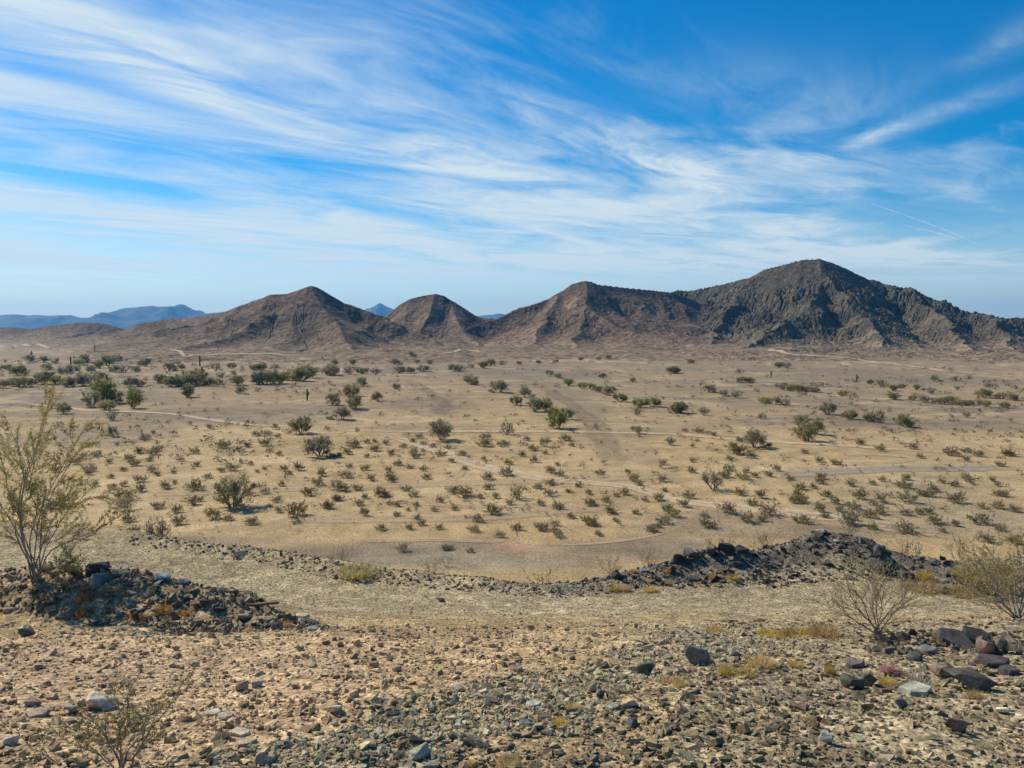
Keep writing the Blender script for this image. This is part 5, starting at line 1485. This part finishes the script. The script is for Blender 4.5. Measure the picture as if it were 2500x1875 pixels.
# --- smaller shrubs near the mound and the road edge
SM = [shrub_mesh("thin_shrub", 700 + i, 10, 500, .022, [(.19, .175, .075), (.17, .16, .10)][i % 2], (.16, .14, .115), .8, .007) for i in range(3)]
DEAD = shrub_mesh("dead_shrub", 710, 12, 130, .018, (.22, .15, .085), (.17, .11, .07), .9, .007)
def small_shrub(me, u, v, Y, hpx, label, wide=1.0, sink=None, name="desert_shrub"):
    x, y, _ = at(u, v, Y); z = float(ground_z(np.array([float(x)]), np.array([float(y)]))[0])
    top = float(at(u, v - hpx, Y)[2])
    s = max(top - z, .15)
    o = bpy.data.objects.new(name, None); COL.objects.link(o)
    o.location = (float(x), float(y), z - .02); o.rotation_euler = (0, 0, rnd.uniform(0, 6.28)); o.scale = (s * wide, s * wide, s)
    link("stems", me[0], o); link("foliage", me[1], o)
    return tag(o, label, "shrub")
small_shrub(SM[0], 2345, 1392, 11.0, 100, "thin grey-based shrub behind right tail of the dark mound", .75)
small_shrub(SM[1], 1755, 1326, 12.0, 34, "faint grey shrub behind the mound outcrop", 1.0)
small_shrub(SM[0], 1868, 1330, 12.2, 46, "green shrub just behind the mound saddle", 1.0)
small_shrub(SM[2], 2076, 1298, 11.1, 62, "thin upright shrub on top of the dark mound", .7)
small_shrub(SM[1], 2222, 1345, 11.6, 46, "grey wispy shrub behind right flank of the mound", .8)
small_shrub(SM[0], 1490, 1372, 10.8, 22, "small green tuft shrub behind left tail of the mound", .9)
small_shrub(SM[2], 1325, 1415, 10.4, 32, "low green shrub behind the middle of the road edge", 1.2)
small_shrub(DEAD, 832, 1392, 11.8, 84, "dead brown shrub behind the road edge left of centre", .62)
small_shrub(DEAD, 1585, 1345, 12.4, 36, "dead wispy shrub left behind the mound outcrop", .7)
_cg = [(1053, 1403, 48, "grey leafy shrub at the foot of the slope below the flat"), (1088, 1384, 32, "smaller grey shrub behind the grey leafy one at slope foot")]
for u, v, h, lab in _cg:
    x, y, z = on_ground([u], [v], 20)
    s = h / F * y[0]
    o = bpy.data.objects.new("desert_shrub", None); COL.objects.link(o); o.location = (x[0], y[0], z[0]); o.scale = (s * 1.2, s * 1.2, s)
    link("stems", SM[1][0], o); link("foliage", SM[1][1], o); tag(o, lab, "shrub")

# ------------------------------------------------------------------ dry grass, cactus, plank
def grass_mesh(seed, n, col, spread=.5, lean=.55, wid=.012, curl=.5):
    rg = np.random.default_rng(seed)
    a = rg.uniform(0, 6.283, n); r = np.sqrt(rg.uniform(0, 1, n)) * spread
    bx, by = np.cos(a) * r, np.sin(a) * r
    h = rg.uniform(.45, 1.0, n) * (1 - .35 * (r / spread) ** 2)
    a2 = a + rg.normal(size=n) * .9; ln = lean * rg.uniform(.1, 1, n) * h
    dx, dy = np.cos(a2) * ln, np.sin(a2) * ln
    pa = rg.uniform(0, 6.283, n); wx, wy = np.cos(pa) * wid, np.sin(pa) * wid
    V = np.stack([np.stack([bx - wx, by - wy, 0 * h - .03], 1), np.stack([bx + wx, by + wy, 0 * h - .03], 1),
                  np.stack([bx + dx * .4 + wx * .7, by + dy * .4 + wy * .7, h * .6], 1), np.stack([bx + dx * .4 - wx * .7, by + dy * .4 - wy * .7, h * .6], 1),
                  np.stack([bx + dx * (1 + curl * .3), by + dy * (1 + curl * .3), h], 1)], 1).reshape(-1, 3)
    i = np.arange(n) * 5
    Q = np.stack([i, i + 1, i + 2, i + 3], 1); T = np.stack([i + 3, i + 2, i + 4], 1)
    c = np.asarray(col) * (1 + .25 * rg.normal(size=(n, 1))).clip(.45, 1.6) * (1 + .05 * rg.normal(size=(n, 3)))
    return mesh_np("dry_grass", V, [Q, T], [ML], np.repeat(c.clip(.01, .8), 5, 0))
GR = {'gold': [grass_mesh(900 + i, 420, (.58, .42, .14), .5, .6, .011) for i in range(3)], 'rust': [grass_mesh(910 + i, 130, (.48, .25, .06), .5, .7, .016) for i in range(2)],
      'pale': [grass_mesh(920, 420, (.50, .42, .21))], 'grey': [grass_mesh(930, 120, (.40, .37, .29), .4, .9)]}
GRASS = [
    (2013, 1553, 84, 30, 'gold', "largest golden dry grass patch at right edge of gravel road"),
    (1950, 1555, 90, 18, 'gold', "low golden grass left of the largest golden patch"),
    (1880, 1552, 60, 12, 'gold', "thin golden grass strip farther left by the gravel road"),
    (1745, 1542, 46, 13, 'gold', "small golden tuft left end of the road-side grass"),
    (1772, 1648, 42, 32, 'gold', "golden tuft right of the blue-grey boulder"),
    (1858, 1630, 64, 36, 'gold', "tall golden tuft in the middle of the right gravel"),
    (1822, 1650, 52, 22, 'gold', "golden tuft low between two taller tufts"),
    (1942, 1628, 38, 20, 'gold', "small golden tuft behind a tan stone at right"),
    (2026, 1645, 24, 26, 'gold', "narrow golden tuft left of the mossy boulders"),
    (2166, 1672, 34, 22, 'gold', "golden tuft beside the mossy boulders"),
    (1660, 1675, 36, 18, 'gold', "faint golden tuft below the blue-grey boulder"),
    (1400, 1735, 40, 22, 'gold', "golden tuft beside the gravel band"),
    (1365, 1775, 50, 24, 'gold', "golden tuft low right of the gravel band"),
    (1240, 1868, 60, 22, 'gold', "golden tuft at the bottom edge near centre"),
    (1150, 1872, 30, 20, 'gold', "small golden tuft at the bottom edge left of another"),
    (1630, 1665, 36, 20, 'gold', "golden tuft right of the dark green-grey stone"),
    (2258, 1416, 42, 26, 'gold', "round orange tuft on right flank of the mound"),
    (2350, 1405, 48, 24, 'gold', "orange tuft at the right tail of the mound"),
    (2255, 1440, 90, 16, 'gold', "golden grass strip along right foot of the mound"),
    (2345, 1452, 60, 14, 'gold', "golden grass strip below the right tail of the mound"),
    (1498, 1441, 26, 12, 'gold', "leftmost orange tuft at the foot of the mound"),
    (1522, 1440, 32, 15, 'gold', "second orange tuft at the foot of the mound"),
    (1588, 1444, 34, 14, 'gold', "third orange tuft at the foot of the mound"),
    (1631, 1428, 16, 15, 'gold', "narrow orange tuft above the cream stone on the mound"),
    (1632, 1398, 18, 14, 'rust', "rusty tuft beside the reddish black stone"),
    (1548, 1397, 14, 11, 'gold', "tiny orange tuft on left part of the mound"),
    (1744, 1412, 26, 13, 'gold', "orange tuft below the outcrop"),
    (1788, 1412, 34, 12, 'gold', "orange tuft right of another below the outcrop"),
    (1430, 1374, 60, 12, 'gold', "orange grass behind left tail of the mound"),
    (2300, 1560, 40, 14, 'gold', "golden grass behind the leaning dark slab"),
    (2380, 1705, 30, 22, 'gold', "thin golden tuft under the big dark wedge boulder"),
    (212, 1466, 38, 26, 'rust', "rusty dry tuft left on the rubble bank"),
    (400, 1492, 36, 22, 'rust', "rusty dry tuft in the middle of the rubble bank"),
    (455, 1500, 36, 18, 'rust', "rusty tuft right of the middle of the rubble bank"),
    (695, 1532, 34, 22, 'rust', "orange tuft at the end of the rubble bank"),
    (340, 1512, 40, 16, 'rust', "low rusty grass at front of the rubble bank"),
    (205, 1500, 34, 18, 'rust', "rusty tuft low on left of the rubble bank"),
    (120, 1462, 34, 16, 'rust', "rusty tuft beneath the tall creosote"),
    (872, 1402, 96, 26, 'pale', "pale straw grass clump behind the road edge"),
    (2245, 1668, 56, 32, 'grey', "grey dry twig tuft behind the green-white slab"),
    (2480, 1590, 50, 34, 'grey', "grey dry twig tuft at right edge behind dark slabs"),
]
_x, _y, _z = on_ground([g[0] for g in GRASS], [g[1] for g in GRASS], 1.5, 18)
for i, (u, v, wp, hp, kd, lab) in enumerate(GRASS):
    d = math.hypot(_x[i], _y[i])
    w_, h_ = wp / F * d, hp / F * d
    yy = _y[i] if _y[i] < 17 else 11.5
    o = link("dry_grass_tuft", GR[kd][i % len(GR[kd])], None, (_x[i], _y[i], _z[i]), (0, 0, rnd.uniform(0, 6.28)), (w_, w_ * .8, h_ * 1.1))
    tag(o, lab, "grass", "dry grass tufts among the stones")

def spiky(name, label, u, v, wp, body, spine, hgt, n=220, seed=1, cat="cactus"):
    """a small round cactus: ribbed body and a coat of spines"""
    x, y, z = on_ground([u], [v], 1.5, 16); x, y, z = x[0], y[0], z[0]
    r = wp / F * math.hypot(x, y) * .5
    rg = np.random.default_rng(seed)
    ns, nr = 24, 10
    a = np.linspace(0, 2 * math.pi, ns, endpoint=False); p = np.linspace(-.9, math.pi / 2, nr)
    rr = np.cos(p)[:, None] * (1 + .09 * np.cos(a * 12))[None]
    V = np.stack([rr * np.cos(a), rr * np.sin(a), np.repeat(np.sin(p)[:, None], ns, 1) * hgt + .55 * hgt], -1).reshape(-1, 3) * r * .8
    i = np.arange(nr - 1)[:, None] * ns; j = np.arange(ns)[None]; k = (j + 1) % ns
    Q = np.stack([i + j, i + k, i + ns + k, i + ns + j], -1).reshape(-1, 4)
    o = bpy.data.objects.new(name, None); COL.objects.link(o); o.location = (x, y, z)
    link("body", mesh_np("cactus_body", V, Q, [MB], np.tile(np.array(body), (len(V), 1)), smooth=True), o)
    d = rg.normal(size=(n, 3)); d[:, 2] = np.abs(d[:, 2]) - .2; d /= np.linalg.norm(d, axis=1)[:, None]
    c0 = d * np.array([.75, .75, .75 * hgt]) * r + np.array([0, 0, .45 * hgt * r])
    c1 = c0 + (d + .25 * rg.normal(size=(n, 3))) * r * .5
    s_ = np.cross(d, rg.normal(size=(n, 3))); s_ /= np.linalg.norm(s_, axis=1)[:, None]; s_ *= r * .035
    SV = np.stack([c0 - s_, c0 + s_, c1], 1).reshape(-1, 3)
    sc_ = np.repeat((np.array(spine) * (1 + .25 * rg.normal(size=(n, 1)))).clip(.02, .9), 3, 0)
    link("spines", mesh_np("cactus_spines", SV, np.arange(n * 3).reshape(-1, 3), [ML], sc_), o)
    return tag(o, label, cat)
spiky("hedgehog_cactus", "small cactus covered in pink spines behind the mossy boulders", 2170, 1644, 38, (.20, .12, .09), (.66, .33, .28), .6, 300, 1)
spiky("barrel_cactus", "small barrel cactus with yellow top on the mound skyline", 1912, 1322, 16, (.10, .07, .045), (.45, .33, .14), 1.3, 200, 2)

def build_plank():
    p0 = [float(c[0]) for c in on_ground([608], [1489], 1.5, 16)]; p1 = [float(c[0]) for c in on_ground([672], [1486], 1.5, 16)]
    a, b = Vector(p0), Vector(p1)
    L = (b - a).length
    bm = bmesh.new()
    bmesh.ops.create_cube(bm, size=1.0)
    bmesh.ops.subdivide_edges(bm, edges=[e for e in bm.edges if abs((e.verts[0].co - e.verts[1].co).x) > .5], cuts=5)
    for v in bm.verts:
        v.co.x *= L; v.co.y *= .07 + .012 * math.sin(v.co.x * 9); v.co.z *= .022
        v.co.z += .008 * math.sin(v.co.x * 7)
    bmesh.ops.bevel(bm, geom=list(bm.edges), offset=.003, segments=1, affect='EDGES')
    me = bpy.data.meshes.new("plank"); bm.to_mesh(me); bm.free()
    m, t = mat("weathered_wood")
    P = t.n('ShaderNodeTexCoord').outputs['Object']
    sc_ = t.n('ShaderNodeVectorMath', dict(operation='MULTIPLY'), _0=P, _1=(3, 60, 60))
    n = t.noise(sc_, 2.0, 5, .6)
    finish(m, t, t.mix(n, (.09, .06, .045), (.24, .17, .12)), .85, n, .4, .004)
    me.materials.append(m)
    o = link("wooden_plank", me, None, (a + b) / 2 + Vector((0, 0, .05)))
    o.rotation_euler = (b - a).to_track_quat('X', 'Z').to_euler()
    tag(o, "thin weathered wooden plank lying on the end of the rubble bank", "plank")
build_plank()

def build_contrail():
    """a thin vapour trail high beyond the mountain"""
    m, t = mat("vapour")
    P = t.n('ShaderNodeTexCoord').outputs['Object']
    n = t.noise(P, .004, 4, .6)
    b = t.n('ShaderNodeBsdfDiffuse', None, Color=(.85, .86, .88))
    tr = t.n('ShaderNodeBsdfTranslucent', None, Color=(.85, .86, .88))
    ad = t.n('ShaderNodeMixShader', None, Fac=.5, _1=b, _2=tr)
    mx = t.n('ShaderNodeMixShader', None, Fac=t.rng(n, .3, .7, .12, .5), _1=t.n('ShaderNodeBsdfTransparent'), _2=ad)
    t.n('ShaderNodeOutputMaterial', None, Surface=mx)
    for pts, r, lab in (([(2130, 498), (2190, 518), (2250, 540), (2300, 558), (2350, 580), (2385, 596)], 11, "long thin white contrail above the dark mountain"),
                        ([(2210, 548), (2235, 558), (2262, 562), (2300, 572), (2340, 584)], 16, "short broken white contrail below the longer one")):
        C = resample(px3([(u, v, 15000 + 8 * (u - 2130)) for u, v in pts]), 40)
        rg = np.random.default_rng(int(r))
        C += rg.normal(size=C.shape) * r * .25
        V, Q = tubes([(C, r * (1 + .35 * rg.normal(size=40)).clip(.4, 2) * np.sin(np.linspace(.15, math.pi - .15, 40)) ** .6)], 8)
        o0 = V.mean(0)
        tag(link("contrail", mesh_np("contrail", V - o0, Q, [m], smooth=True), None, tuple(o0)), lab, "contrail", "vapour trails in the sky")
build_contrail()

build_haze()
